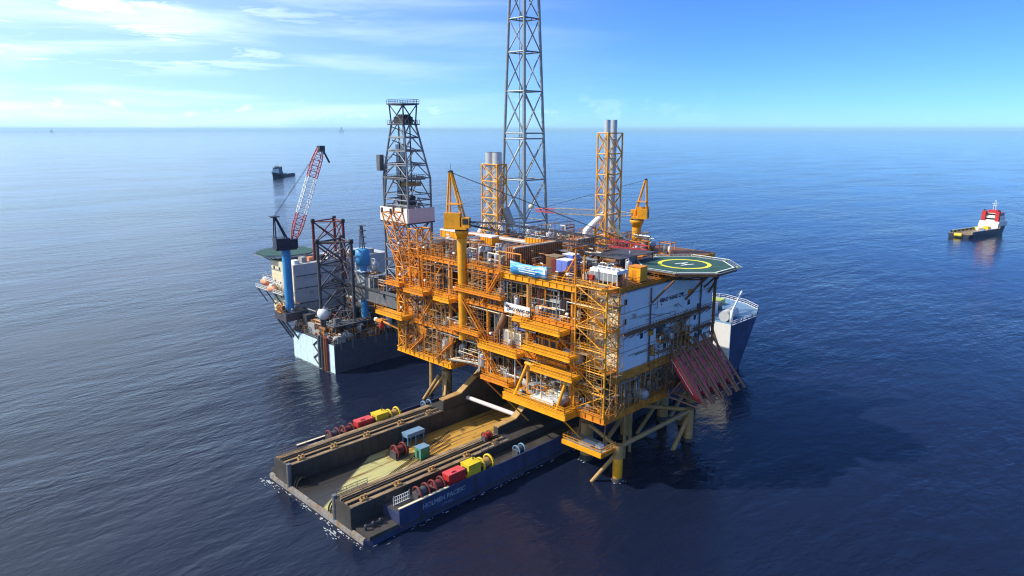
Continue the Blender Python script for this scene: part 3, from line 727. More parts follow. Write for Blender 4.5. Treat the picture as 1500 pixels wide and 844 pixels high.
# ----- equipment library (shared meshes) scattered through the bays
def lib():
    L = []
    def add(name, fn, wgt=1):
        q = MB(); fn(q); L.append((name, q.mesh(name), wgt))
    def pump(q):
        q.mat('grey').box((-1.2, -.6, 0), (1.2, .6, .25)); q.mat('galv').lathe((-1, 0, .75), (1, 0, 0), [(.3, 0), (.45, .1), (.45, 1), (.3, 1.1)], 10)
        q.mat('darksteel').lathe((.3, 0, .7), (1, 0, 0), [(.35, 0), (.35, .6)], 10); q.mat('white').path([(.6, 0, .8), (.6, 0, 2), (.6, .9, 2)], .14)
    add('pump_skid', pump, 2)
    def vv(q):
        q.mat('silver').lathe((0, 0, .6), (0, 0, 1), [(.2, 0), (.7, .25), (.8, .5), (.8, 3), (.7, 3.25), (.2, 3.5)], 14)
        q.mat('orange')
        for a in range(3): q.tube((.6 * math.cos(a * 2.1), .6 * math.sin(a * 2.1), 0), (.6 * math.cos(a * 2.1), .6 * math.sin(a * 2.1), .9), .09, 6)
        q.mat('white').path([(0, 0, 4), (0, 0, 4.6), (1.2, 0, 4.6), (1.2, 0, 0)], .12)
    add('upright_vessel', vv, 2)
    def hv(q):
        q.mat('grey').lathe((-2.2, 0, 1.4), (1, 0, 0), [(.2, 0), (.75, .3), (.9, .6), (.9, 3.8), (.75, 4.1), (.2, 4.4)], 14)
        q.mat('orange').box((-1.3, -.7, 0), (-1.0, .7, .9)).box((1.0, -.7, 0), (1.3, .7, .9)); q.mat('white').path([(0, 0, 2.3), (0, 0, 3.2), (0, 1.4, 3.2)], .14)
    add('drum_vessel', hv, 2)
    def man(q):
        q.mat('galv')
        for k in range(5): q.path([(-1.4 + k * .7, 0, 0), (-1.4 + k * .7, 0, 2.2 + .2 * (k % 2)), (-1.4 + k * .7, .9, 2.2 + .2 * (k % 2))], .11)
        q.mat('red')
        for k in range(5): q.lathe((-1.4 + k * .7, -.18, 1.2), (0, -1, 0), [(.22, 0), (.22, .06)], 8)
        q.mat('galv').path([(-1.8, .9, 2.4), (1.8, .9, 2.4)], .18).path([(-1.8, .5, .6), (1.8, .5, .6)], .14)
    add('valve_manifold', man, 3)
    def cab(q):
        q.mat('grey').box((-.5, -.9, .1), (.5, .9, 2.2)); q.mat('white').box((-.54, -.85, .2), (-.5, -.03, 2.1)).box((-.54, .03, .2), (-.5, .85, 2.1))
    add('control_cabinet', cab, 2)
    def hx(q):
        q.mat('brown').lathe((-1.8, 0, 1), (1, 0, 0), [(.55, 0), (.55, .15), (.45, .15), (.45, 3.4), (.55, 3.4), (.55, 3.6)], 12)
        q.lathe((-1.8, 0, 2.1), (1, 0, 0), [(.55, 0), (.55, .15), (.45, .15), (.45, 3.4), (.55, 3.4), (.55, 3.6)], 12)
        q.mat('orange').box((-1.2, -.5, 0), (-1, .5, 2)).box((1, -.5, 0), (1.2, .5, 2))
    add('heat_exchanger', hx, 2)
    def rack(q):
        q.mat('orange')
        for x in (-1.6, 1.6):
            for y in (-.6, .6): q.tube((x, y, 0), (x, y, 3.4), .1, 4)
        for z in (1.5, 2.5, 3.3): q.box((-1.65, -.65, z), (-1.5, .65, z + .12)); q.box((1.5, -.65, z), (1.65, .65, z + .12))
        for i, z in enumerate((1.72, 2.72, 3.52)):
            for j in range(4): q.mat(('brown', 'galv', 'orange', 'grey')[(i + j) % 4]).tube((-2, -.45 + .3 * j, z), (2, -.45 + .3 * j, z), .1, 6)
    add('pipe_rack', rack, 3)
    def reel(q):
        q.mat('red').lathe((0, -.3, .9), (0, 1, 0), [(.7, 0), (.7, .08), (.35, .08), (.35, .55), (.7, .55), (.7, .63)], 12); q.mat('grey').box((-.5, -.4, 0), (.5, .4, .25))
    add('hose_reel', reel, 1)
    def lamp(q):
        q.mat('yellow').tube((0, 0, 0), (0, 0, 3.6), .07, 5).tube((0, 0, 3.6), (-.6, 0, 3.9), .06, 5); q.mat('white').box((-1, -.2, 3.75), (-.5, .2, 3.95))
    add('lamp_post', lamp, 2)
    def skid(q):
        q.mat('orange').box((-1.6, -1.1, 0), (1.6, 1.1, .3))
        for x in (-1.5, 1.5):
            for y in (-1, 1): q.tube((x, y, .3), (x, y, 2.9), .1, 4)
        q.box((-1.6, -1.1, 2.85), (1.6, -1, 3)).box((-1.6, 1, 2.85), (1.6, 1.1, 3)).box((-1.6, -1, 2.85), (-1.5, 1, 3)).box((1.5, -1, 2.85), (1.6, 1, 3))
        q.mat('galv').lathe((-.6, 0, .4), (0, 0, 1), [(.5, 0), (.5, 1.8), (.2, 2.1)], 10); q.mat('white').lathe((.7, 0, .4), (0, 0, 1), [(.4, 0), (.4, 1.5), (.15, 1.8)], 10)
        q.mat('darksteel').box((-.2, -.8, .3), (.5, .8, .9))
    add('chemical_skid', skid, 3)
    def gen(q):
        q.mat('grey').box((-1.5, -1, .2), (1.5, 1, 2.4)); q.mat('dark').box((-1.54, -.8, .8), (-1.5, .8, 2)); q.mat('grey').box((-1.5, -1, 0), (1.5, 1, .2)).tube((.6, 0, 2.4), (.6, 0, 3.3), .2, 8)
    add('equipment_house', gen, 1)
    def tray(q):
        q.mat('galv')
        for y in (-.5, 0, .5): q.box((-2.5, y - .2, 2.6), (2.5, y + .2, 2.7))
        for x in (-2.3, 0, 2.3): q.box((x, -.8, 0), (x + .12, -.68, 2.6)).box((x, -.8, 2.5), (x + .12, .8, 2.6))
    add('cable_tray', tray, 2)
    return L
LIB = lib()
def scatter(parent, x0, x1, y0, y1, z, n, seed, hmax=9, smin=.8, smax=1.3, face=None):
    r = random.Random(seed); pool = [e for e in LIB for _ in range(e[2])]
    for i in range(n):
        nm, me, _ = r.choice(pool)
        s_ = r.uniform(smin, smax)
        if nm in ('upright_vessel',) and hmax < 6: s_ *= .8
        M = MX.Translation((r.uniform(x0, x1), r.uniform(y0, y1), z)) @ MX.Rotation(r.choice((0, 90, 180, 270)) * math.pi / 180, 4, 'Z') @ MX.Diagonal((s_, s_, s_, 1))
        inst(nm, me, parent, M)
for li, z in enumerate(D[:3]):
    scatter(ts, XF + 1.2, -1.5, 44.5, 63, z, 26, 11 + li, smin=.6, smax=1.1)
    scatter(ts, XF + 1.2, 3.5, 31.5, 43, z + (.6 if li == 0 else 0), 18, 21 + li, smin=.6, smax=1.1)
    scatter(ts, XF + 1.2, -1.0, 7.5, 30, z, 36, 31 + li, smin=.55, smax=1.05)
    scatter(ts, -1, 4.5, 8, 62, z, 24, 41 + li)
scatter(ts, XF + 1, -1.5, -1.5, 5, D[0], 7, 51); scatter(ts, -2, 13, -1.6, 5, D[0], 14, 52)
scatter(ts, -10, -5, 5, 21, D[0] - .1, 6, 53, smax=.9)
# upper deck
scatter(ts, XF + 1.0, 3.0, 27.5, 58, D[3], 50, 61, smin=.6, smax=1.0)
scatter(ts, 3.0, 24, 29, 58, D[3], 46, 62, smin=.8, smax=1.3)
scatter(ts, XF + 1.2, 1.5, 7, 24, D[3], 16, 63, smin=.5, smax=.8)
scatter(ts, 3, 22, 7, 24.6, D[3], 34, 64, smin=.7, smax=1.2)
scatter(ts, 24, 44, 8, 58, D[3], 26, 65, smax=1.4)
scatter(ts, -2.5, 8, -1.4, 4.6, D[3], 10, 66, smax=.8)
# ----- pipe runs: along the front under each deck, along the right side, and risers
def pipe(pts, r_, m, n=8, name='pipe'): return MB().mat(m).path(pts, r_, n).build(name, ts)
cols = ('grey', 'galv', 'cream', 'brown', 'orange', 'silver', 'white')
for li in (1, 2, 3):
    for k in range(7):
        ya = rng.uniform(42, 62); yb = rng.uniform(6.5, 20); x = XF + .2 + .45 * k; z = D[li] - 1.55 - .25 * (k % 3)
        if li == 1: yb = max(yb, 8)
        pipe([(x, ya, z - 1.5 * (k % 2)), (x, ya - .6, z), (x, yb, z), (x, yb, z - rng.uniform(1, 3.5))], .11 + .06 * (k % 3), cols[(k + li) % 7], 7)
for k in range(64):
    li = rng.choice((0, 1, 2)); y = rng.uniform(7, 63); x = XF + rng.uniform(-.1, 1.6)
    m = rng.choice(('white', 'galv', 'grey', 'brown', 'orange', 'cream', 'red'))
    za = D[li] + .05; zb = D[li + 1] - rng.uniform(1.2, 4.5)
    pipe([(x, y, za), (x, y, zb), (x + rng.uniform(.8, 2), y + rng.uniform(-.5, .5), zb)], rng.choice((.08, .11, .15, .2)), m, 6, 'riser')
for k in range(9):
    z = D[0] - 1.0 - .25 * (k % 2); pipe([(XF - 1.2 + .35 * k, 42.5, z + 2.6), (XF + 1 + .35 * k, 36, z + 2.6), (XF + 1 + .35 * k, 21, z + 2.6)], .15, cols[k % 7], 7)
# pipe racks on the top deck running back
for k in range(14):
    y = 26.5 + .5 * (k % 7); z = D[3] + 2.2 + .9 * (k // 7)
    pipe([(14, y + 1, z), (40, y + 1, z)], .17, cols[k % 7], 7)
for k in range(8): pipe([(8 + k * .5, 28, D[3] + 3.4), (8 + k * .5, 56, D[3] + 3.4)], .16, cols[(k * 3) % 7], 7)
for y in (30, 36, 42, 48, 54):
    for x in (7.6, 12.2): cyl(ts, 'rack_post', (x, y, D[3]), (x, y, D[3] + 3.2), .13, 'orange', 6)
    bar(ts, 'rack_beam', (7.6, y, D[3] + 3.1), (12.2, y, D[3] + 3.1), .22, .3, 'orange')
LX0_ = -3.2
def scaffold(parent, u, p0, p1, z0, z1, depth, m='scaffold', seed=0, step=1.7, lift=2.0, r_=.055):
    """u: 'y' runs along the front face (fixed x), 'x' along the right face (fixed y); p0,p1 = (fixed, from), (fixed, to)"""
    rn = random.Random(seed); q = MB().mat(m)
    fx_, a = p0; _, b = p1
    def pt(t, d, z): return V((fx_ + d, t, z)) if u == 'y' else V((t, fx_ + d, z))
    n = max(1, round((b - a) / step)); k = max(1, round((z1 - z0) / lift))
    for i in range(n + 1):
        t = a + (b - a) * i / n
        for d in (0, depth):
            if rn.random() < .9: q.tube(pt(t, d, z0), pt(t, d, z1 + rn.uniform(0, 1)), r_, 4, caps=False)
        for j in range(1, k + 1):
            z = z0 + (z1 - z0) * j / k
            if rn.random() < .7: q.tube(pt(t, 0, z), pt(t, depth, z), r_ * .8, 4, caps=False)
            if i < n:
                t2 = a + (b - a) * (i + 1) / n
                for d in (0, depth):
                    if rn.random() < .72: q.tube(pt(t, d, z), pt(t2, d, z), r_ * .9, 4, caps=False)
                    if rn.random() < .35: q.tube(pt(t, d, z + 1), pt(t2, d, z + 1), r_ * .7, 4, caps=False)
                if rn.random() < .2: q.tube(pt(t, 0, z - (z1 - z0) / k), pt(t2, 0, z), r_ * .8, 4, caps=False)
                if rn.random() < .25: q.mat('skid'); lo, hi = pt(t, 0, z), pt(t2, depth, z + .08); q.box((min(lo.x, hi.x), min(lo.y, hi.y), lo.z), (max(lo.x, hi.x), max(lo.y, hi.y), hi.z)); q.mat(m)
    return q.build('scaffolding', parent, 'stuff')
# ----- lattice access tower at the far-left corner, flaring outwards at the head
q_ = [V((XF - .2, 60.6, D[0])), V((XF + 3.4, 60.6, D[0])), V((XF + 3.4, 63.6, D[0])), V((XF - .2, 63.6, D[0]))]
h_ = [p + V((0, 0, 21)) for p in q_]
sub = ts
tower(sub, q_, h_, [i / 7 for i in range(8)], .2, .13, 'yellow', 'X')
f_ = [V((XF - .2, 60.6, 36.5)), V((XF + 3.4, 60.6, 36.5)), V((XF + 3.4, 63.6, 36.5)), V((XF - .2, 63.6, 36.5))]
g2 = [V((XF + .4, 66.0, 49.5)), V((XF + 4.0, 66.0, 49.5)), V((XF + 4.0, 69.8, 49.5)), V((XF + .4, 69.8, 49.5))]
tower(sub, f_, g2, [0, .28, .52, .76, 1], .18, .13, 'orange', 'X')
for p in g2: cyl(ts, 'head_post', p, p + V((0, 0, 1.2)), .3, 'brown', 8)
# second lattice frame inboard
q_ = rect(XF, XF + 4, 54.2, 58.2, D[2]); h_ = rect(XF, XF + 4, 55.0, 58.2, D[3] + 6.0)
tower(ts, q_, h_, [0, .33, .66, 1], .2, .14, 'orange', 'X')
for k in range(5):
    a = (XF + .2 + .3 * k, 59 - 2.5 * k, D[2] - .5); cyl(ts, 'truss_diagonal', a, (XF + 1.5, 62 - 3.2 * k, D[1] - 1 + k), .2, 'orange', 6)
# boom with red lamp float at the far-left corner
fb = thing('navigation_boom', 'short orange boom with red float at the far corner', 'boom', (XF, 64, 20))
cyl(fb, 'arm', (XF, 63.5, 20.0), (XF - 1.0, 71.2, 21.2), .3, 'orange', 8)
MB().mat('orange').box((XF - 1.6, 69.4, 20.8), (XF + .4, 72.0, 21.3)).build('end_platform', fb)
MB().mat('red').lathe((XF - .6, 70.6, 18.9), (0, 0, 1), [(.5, 0), (.7, .3), (.7, 1.6), (.4, 1.9)], 12).build('float', fb)
MB().mat('white').lathe((XF - .9, 73.2, 21.0), (0, -1, 0), [(.2, 0), (.6, .4), (.6, 1.1), (.3, 1.3)], 12).build('lamp_housing', fb)
for k in range(4): cyl(fb, 'aerial', (XF - .6, 69.6 + k * .6, 21.3), (XF - .6, 69.6 + k * .6, 23.6), .06, 'dark', 5)
# ----- stair tower in front of the quarters
q_ = rect(XF - .1, -3.6, YR + .1, 5.0, D[0]); h_ = rect(XF - .1, -3.6, YR + .1, 5.0, D[3] + .2)
tower(ts, q_, h_, [0, .17, .34, .51, .68, .85, 1], .2, .13, 'yellow', 'AB')
scaffold(ts, 'y', (XF - 1.0, YR), (XF - 1.0, 5), D[0], D[3] + 1, 1.0, 'scaffold', 77)
scaffold(ts, 'x', (YR - 1.2, XF), (YR - 1.2, LX0_ - .4), D[0], D[3] - 1, 1.0, 'scaffold', 78)
for k in range(6):
    z0 = D[0] + k * 4.2
    if k % 2: stair(ts, (-5.0, 4.6, z0), (-5.0, -1.6, z0 + 4.2), 1.1, 'yellow', (1, 0, 0))
    else: stair(ts, (-6.6, -1.6, z0), (-6.6, 4.6, z0 + 4.2), 1.1, 'yellow', (1, 0, 0))
    l_ = box(ts, 'landing', (XF, 4.0 if k % 2 == 0 else YR + .2, z0 + 4.1), (-3.8, 5.2 if k % 2 == 0 else -1.2, z0 + 4.22), 'orange')
    MB().mat('yellow').rail([(XF + .1, YR + .3, z0 + 4.2), (XF + .1, 5, z0 + 4.2)], step=1.2).build('handrail', l_, 'stuff')
# stairs up the front
for a, b in (((XF - .9, 30, D[1]), (XF - .9, 38, D[2])), ((XF - .8, 48.5, D[0]), (XF - .8, 41.5, D[0] + 6)), ((XF - .9, 26.6, D[0] + 1), (XF - .9, 33, D[1])),
             ((XF - .9, 31.5, D[2]), (XF - .9, 25.5, D[3])), ((XF - .8, 54, D[1]), (XF - .8, 47, D[2])), ((XF - .8, 58.5, D[0]), (XF - .8, 52.5, D[0] + 5))):
    stair(ts, a, b, .9, 'orange', (1, 0, 0))
# vent hatch, silver tank, gantry over the lay-down deck
MB().mat('silver').lathe((XF + 1.4, 46.2, D[0] + .3), (0, 0, 1), [(.3, 0), (1.2, .2), (1.25, .5), (1.25, 4.6), (1.0, 5.2), (.4, 5.5)], 18).build('storage_tank', ts)
for y in (6.6, 17.6):
    cyl(ts, 'gantry_post', (-10.9, y + (.7 if y > 10 else 0), D[0]), (-9.0, y - 1.2, 22.4), .34, 'yellow', 8)
cyl(ts, 'gantry_beam', (-9.0, 4.9, 22.4), (-9.0, 17.0, 22.4), .42, 'yellow', 8)
MB().mat('tarp').box((-10.2, 8.2, D[0] + .2), (-6.6, 14.6, D[0] + .7)).box((-9.8, 8.6, D[0] + .7), (-7.2, 13, D[0] + 1.05)).build('covered_cargo', ts)
MB().mat('cream').box((-7, 9, D[0]), (-5.4, 10.6, D[0] + 1.6)).box((-7, 11.2, D[0]), (-5.4, 12.8, D[0] + 1.4)).build('storage_crate', ts)
# white and grey housings on the mid decks
for lo, hi, m in (((XF + .6, 20.5, D[1] + .05), (-2, 26, D[1] + 3.6), 'cream'), ((XF + .5, 10, D[1] + .05), (-3, 16, D[1] + 4.2), 'orange'), ((XF + .8, 9.8, D[2] + .05), (-4, 12.6, D[2] + 4.0), 'grey'),
                  ((XF + .9, 19, D[1] + 4.2), (-4, 23, D[1] + 5.6), 'blueunit'), ((-6.4, 44.6, D[2] + .05), (-3, 51, D[2] + 4.2), 'brown'), ((XF + .4, 5.6, D[1] + .05), (-4, 8.6, D[1] + 2.6), 'white'), ((XF + .3, 6.4, D[0] + 4), (-4, 10, D[0] + 7.2), 'cream'),
                  ((XF + .8, 33, D[1] + .05), (-3, 37, D[1] + 3), 'dark')):
    hb = box(ts, 'equipment_housing', lo, hi, m)
    for k in range(3):
        yy = lo[1] + (hi[1] - lo[1]) * (k + .25) / 3
        box(hb, 'access_panel', (lo[0] - .05, yy, lo[2] + .3), (lo[0], yy + (hi[1] - lo[1]) / 4, hi[2] - .4), 'grey' if m in ('white', 'cream') else 'dark')
MB().mat('brown').path([(XF + .6, 28.5, D[1] + .4), (XF + .6, 25, D[2] - 1.2)], .9, 10).build('exhaust_duct', ts)
# floodlights on the front edge
for k, y in enumerate((62, 52, 41, 29, 14, 7)):
    for z in (D[1], D[2], D[3]):
        f = MB().mat('galv').tube((XF - .1, y, z + .2), (XF - .1, y, z + 2.0), .06, 5); f.mat('white').box((XF - .5, y - .3, z + 1.9), (XF - .1, y + .3, z + 2.3)); f.build('floodlight', ts)
# roof mesh beside the helideck
for k in range(8): box(ts, 'roof_panel', (8.2 + k * 1.65, 6.2, D[3] + 3.0), (9.75 + k * 1.65, 15.5, D[3] + 3.12), 'darksteel')
for x in (8.6, 14.5, 20.6):
    for y in (6.6, 15): cyl(ts, 'roof_post', (x, y, D[3]), (x, y, D[3] + 3), .15, 'brown', 6)
# mast posts
for (x, y, h) in ((XF + .6, 5.8, 7), (-2, 7.5, 5), (6, 26, 5.5), (15, 24.5, 6)):
    cyl(ts, 'mast_post', (x, y, D[3]), (x, y, D[3] + h), .2, 'orange', 8)
cyl(ts, 'knee_brace', (XF + .6, 5.8, D[3] + 5.5), (XF + .6, 9.4, D[3]), .18, 'orange', 6)
# right-hand side below the quarters: pipes and girders
for k in range(22):
    x = rng.uniform(-2, 13); m = rng.choice(('galv', 'white', 'brown', 'grey', 'paleblue'))
    pipe([(x, YR + rng.uniform(.3, 1.6), D[0] + .1), (x, YR + rng.uniform(.3, 1.6), 21.8)], rng.choice((.09, .13, .2)), m, 6, 'riser')
for k in range(4): pipe([(-3, YR + .5 + .4 * k, 20.8 - .3 * k), (30, YR + .5 + .4 * k, 20.8 - .3 * k)], .16, cols[k], 7)
girder((-6, YR - .2, 22.7), (32, YR - .2, 22.7), 1.7, 'orange'); girder((-5.5, 5, 22.7), (32, 5, 22.7), 1.7, 'orange')
for x in (-3, 6, 15, 24, 31): cyl(ts, 'column', (x, YR + .5, D[0] - 1), (x, YR + .5, 22.0), .4, 'brown', 10)
deck(14, 40, YR + 1, 6, D[0] + .5, rails=(0, 1, 0, 0), edge='brown')
for x in (-3, 6, 15): cyl(ts, 'truss_diagonal', (x, YR + .5, D[0]), (x + 9, YR + .5, 22), .25, 'brown', 8)

# ----- tube scaffolding standing against the faces, one lift each
for k, (ya, yb, za, zb, dx_) in enumerate(((44, 52, D[0] + .1, D[1] - 1, -.9), (52.5, 60, D[0] + .1, D[1] + 6, -.9), (44, 52, D[1] + .1, D[2] - 1, -.7), (46, 54, D[2] + .1, D[3] + 2, -.6), (31, 37, D[0] + 1, D[1] - .5, 1.0),
        (31, 36.6, D[1] + .1, D[2] + 1, -.5), (24, 30.5, D[0] + 1.2, D[1] - 1, .4), (25.5, 36, D[2] + .1, D[3] + 1.2, -.5), (18.5, 25, D[2] + 1.8, D[3] - 1, .5), (7, 16, D[2] + .1, D[3] - 1, .9),
        (17.2, 24, D[1] + .1, D[2] - 1, .4), (7, 15, D[1] + 2.7, D[2] - 1.4, .2), (6, 14, D[0] + .1, D[1] - 2, .8), (40, 46.5, D[3] + .1, D[3] + 4, .5), (47, 58, D[3] + .1, D[3] + 4.5, 1.0), (54, 61, D[2], D[3] + 3, -.4))):
    scaffold(ts, 'y', (XF + dx_, ya), (XF + dx_, yb), za, zb, 1.1, ('scaffold', 'brown', 'scaffold', 'orange')[k % 4], 100 + k)
for k, (xa, xb, y, za, zb) in enumerate(((-3, 6, YR - 1.3, D[0], 22), (7, 15, YR - 1.3, D[0], 27), (14, 20, YR - 1.4, 20, 30.5), (9, 17, 26.0, D[3], D[3] + 5), (22, 40, 20.5, D[3], D[3] + 4), (8, 22, 17.5, D[3], D[3] + 3.5), (16, 36, 30, D[3], D[3] + 4.5), (20, 38, 44, D[3], D[3] + 5))):
    scaffold(ts, 'x', (y, xa), (y, xb), za, zb, 1.0, ('scaffold', 'brown')[k % 2], 140 + k)
# inclined orange panels and knee frames in the far-left bay
for k, (y, z) in enumerate(((59.5, D[1] + .8), (55, D[1] - 3.6), (51.5, D[1] + 2), (57.5, D[2] + 2.2), (47.8, D[2] - 3))):
    MB().mat('orange').box((XF + .2, y - 2.0, z), (XF + .4, y + 2.0, z + 2.2), MX.Translation((XF, y, z)) @ MX.Rotation(R(22 - 9 * k), 4, 'X') @ MX.Translation((-XF, -y, -z))).build('blast_panel', ts)
for k in range(26):
    y = rng.uniform(45, 63); z = rng.uniform(D[0] + 1, D[3] - 3); l_ = rng.uniform(2, 5); a = rng.choice((-1, 1))
    cyl(ts, 'truss_diagonal', (XF + rng.uniform(-.5, 1.5), y, z), (XF + rng.uniform(-.5, 1.5), y + a * l_ * .7, z + l_), rng.choice((.1, .14, .2)), rng.choice(('orange', 'yellow', 'orange', 'brown')), 6)
for k in range(60):      # small piping between the decks
    y = rng.uniform(7, 62); li = rng.choice((0, 1, 2, 2)); x = XF + rng.uniform(-.3, 2.5); z = D[li] + rng.uniform(1, 6); l_ = rng.uniform(1.5, 7); m = rng.choice(('white', 'galv', 'grey', 'cream', 'brown', 'orange', 'red', 'galv'))
    pipe([(x, y, z - rng.uniform(.5, 2.5)), (x, y, z), (x, y - l_, z), (x + rng.uniform(-.2, 1.5), y - l_, z + rng.uniform(-1.5, 1.5))], rng.choice((.06, .09, .13)), m, 6)

for k in range(40):
    y = rng.uniform(27, 58); x = XF + rng.uniform(.8, 14); z = D[3] + rng.uniform(.8, 4.2); l_ = rng.uniform(2, 9)
    m = rng.choice(('galv', 'brown', 'orange', 'scaffold', 'grey', 'cream', 'silver'))
    pts = [(x, y, D[3]), (x, y, z), (x + (l_ if k % 2 else 0), y - (0 if k % 2 else l_), z), (x + (l_ if k % 2 else 0), y - (0 if k % 2 else l_), D[3])]
    pipe(pts, rng.choice((.07, .1, .15)), m, 6)
for k, (y, za, zb) in enumerate(((61.2, D[0], D[1]), (50.3, D[1], D[2]), (47.4, D[0], D[1] + 3), (34.4, D[2], D[3]), (22.2, D[1], D[2]), (12.2, D[0], D[1]), (16.4, D[2], D[3]))):
    q = MB().mat('scaffold')
    for d in (0, .5): q.tube((XF - .5, y + d, za), (XF - .5, y + d, zb + 1), .05, 4)
    z = za + .3
    while z < zb: q.tube((XF - .5, y, z), (XF - .5, y + .5, z), .035, 4, caps=False); z += .35
    q.build('ladder', ts)
scatter(ts, XF + .6, XF + 2.4, 44.5, 62, D[0] + .02, 12, 201, smin=.45, smax=.8); scatter(ts, XF + .6, XF + 2.4, 44.5, 62, D[1] + .02, 12, 202, smin=.45, smax=.8)
scatter(ts, XF + .6, XF + 2.4, 8, 42, D[2] + .02, 16, 203, smin=.45, smax=.8); scatter(ts, XF + .6, XF + 2.4, 8, 42, D[1] + .02, 12, 204, smin=.45, smax=.8)

# ------------------------------------------------------------------ living quarters
lq = thing('living_quarters', 'white panelled living quarters block under the helideck', 'quarters', (14, 2, 23.6))
LX0, LX1, LY0, LY1, LZ0, LZ1 = -3.2, 31.5, YR, 5.2, 23.6, 39.4
box(lq, 'core', (LX0 + .1, LY0 + .1, LZ0), (LX1 - .1, LY1, LZ1), 'panelwhite')
nz, nx = 4, 12
for i in range(nx):
    for j in range(nz):
        x0 = LX0 + (LX1 - LX0) * i / nx; z0 = LZ0 + (LZ1 - LZ0) * j / nz
        p_ = box(lq, 'wall_panel', (x0 + .03, LY0 - .012 * ((i * 5 + j * 3) % 3), z0 + .04), (x0 + (LX1 - LX0) / nx - .03, LY0 + .12, z0 + (LZ1 - LZ0) / nz - .04), 'panelwhite')
        if (i, j) in ((0, 3), (0, 2), (2, 1), (5, 0), (6, 0), (8, 2), (9, 1), (4, 1), (10, 0)):
            box(p_, 'window', (x0 + 1.0, LY0 - .08, z0 + 1.6), (x0 + 1.9, LY0 - .03, z0 + 2.7), 'glass')
for i in range(3):
    for j in range(nz):
        y0 = LY0 + (LY1 - LY0) * i / 3; z0 = LZ0 + (LZ1 - LZ0) * j / nz
        p_ = box(lq, 'wall_panel', (LX0 - .01 * (i % 2), y0 + .03 + (.1 if i == 0 else 0), z0 + .04), (LX0 + .12, y0 + (LY1 - LY0) / 3 - .03, z0 + (LZ1 - LZ0) / nz - .04), 'cream')
        if i == 1: box(p_, 'door', (LX0 - .08, y0 + .8, z0 + .1), (LX0 - .03, y0 + 1.8, z0 + 2.3), 'grey')
for z in (LZ0, LZ0 + 3.95, LZ0 + 7.9, LZ0 + 11.85, LZ1):
    bar(lq, 'seam_strip', (LX0 + .2, LY0 - .06, z), (LX1, LY0 - .06, z), .08, .14, 'grey')
for x in (6.6, 26.0): cyl(lq, 'downpipe', (x, LY0 - .25, LZ0 - 1), (x, LY0 - .25, LZ1 - .2), .16, 'darksteel', 8)
for z, xa, xb in ((LZ0 + 7.6, LX0 + .5, 29.5), (LZ0 + 3.6, 9.5, 31)):
    w_ = box(lq, 'walkway', (xa, LY0 - 1.3, z), (xb, LY0 - .1, z + .12), 'brown')
    MB().mat('brown').rail([(xa, LY0 - 1.25, z + .1), (xb, LY0 - 1.25, z + .1)], step=1.0, r=.05).build('handrail', w_, 'stuff')
    x = xa + .5
    while x < xb: cyl(w_, 'bracket', (x, LY0 - 1.2, z), (x, LY0 - .1, z - 1.1), .09, 'brown', 5); x += 2.4
scatter(lq, 10, 24, LY0 - 1.0, LY0 - .5, LZ0 + 3.75, 8, 71, smin=.5, smax=.7)
for k in range(16):
    x = rng.uniform(LX0 + 1, LX1 - 1); z = rng.uniform(LZ0 + .5, LZ1 - 3); m = rng.choice(('grey', 'brown', 'darksteel', 'galv', 'orange'))
    sx_, sz_ = rng.uniform(.3, 1.3), rng.uniform(.3, 1.2); box(lq, 'wall_fixture', (x, LY0 - rng.uniform(.2, .6), z), (x + sx_, LY0 - .02, z + sz_), m)
for k in range(9):
    xa = rng.uniform(LX0 + 1, 18); z = rng.uniform(LZ0 + .4, LZ1 - 3); MB().mat(rng.choice(('brown', 'grey', 'scaffold'))).path([(xa, LY0 - .2, z), (xa + rng.uniform(3, 11), LY0 - .2, z), (xa + 11, LY0 - .2, z - rng.uniform(.5, 2))], .07, 5).build('wall_conduit', lq)
stair(lq, (14.5, LY0 - 1.2, LZ0 + 3.8), (20.5, LY0 - 1.2, LZ0 + 7.6), .9, 'brown', (0, 1, 0)); stair(lq, (23.5, LY0 - 1.2, LZ0 - 1), (18.5, LY0 - 1.2, LZ0 + 3.6), .9, 'brown', (0, 1, 0))
box(lq, 'flat_dark_panel', (9.2, LY0 - .05, LZ0 + 4.3), (12.6, LY0 - .03, LZ0 + 7.2), 'darksteel')  # flat dark sheets set on the wall, without depth
box(lq, 'flat_dark_panel', (16.2, LY0 - .05, LZ0 + .4), (22.4, LY0 - .03, LZ0 + 3.2), 'brown')
sg = thing('quarters_sign', 'pale name board with small emblem on the quarters wall', 'sign', (17, LY0, 36))
box(sg, 'board', (9.2, LY0 - .3, 34.3), (18.4, LY0 - .22, 37.3), 'white')
text(sg, 'lettering', 'SAO VANG CPP', 1.15, wallM((14.6, LY0 - .32, 35.9), (1, 0, 0)), 'text_dark', bold=.06)
def emblem(parent, M, s_):
    """small dark-and-red flower shaped emblem"""
    for k in range(5):
        a = R(90 + (k - 2) * 38)
        q = MB().mat('text_dark' if k % 2 else 'maroon')
        d = V((math.cos(a), math.sin(a), 0)); n = V((-d.y, d.x, 0))
        b = len(q.v)
        for z in (.0, .03):
            for p in (d * .15, d * .55 + n * .17, d * 1.0, d * .55 - n * .17): q.v.append(V((p.x * s_, p.y * s_, z)))
        q.face([b, b + 1, b + 2, b + 3][::-1]); q.face([b + 4, b + 5, b + 6, b + 7])
        for i in range(4): j = (i + 1) % 4; q.face([b + i, b + j, b + 4 + j, b + 4 + i])
        q.build('emblem_petal', parent, M=M)
    q = MB().mat('text_dark').box((-.06 * s_, -.9 * s_, 0), (.06 * s_, .2 * s_, .03)).box((-.4 * s_, -.75 * s_, 0), (.4 * s_, -.65 * s_, .03)); q.build('emblem_stem', parent, M=M)
emblem(sg, wallM((10.3, LY0 - .32, 35.7), (1, 0, 0)), .9)
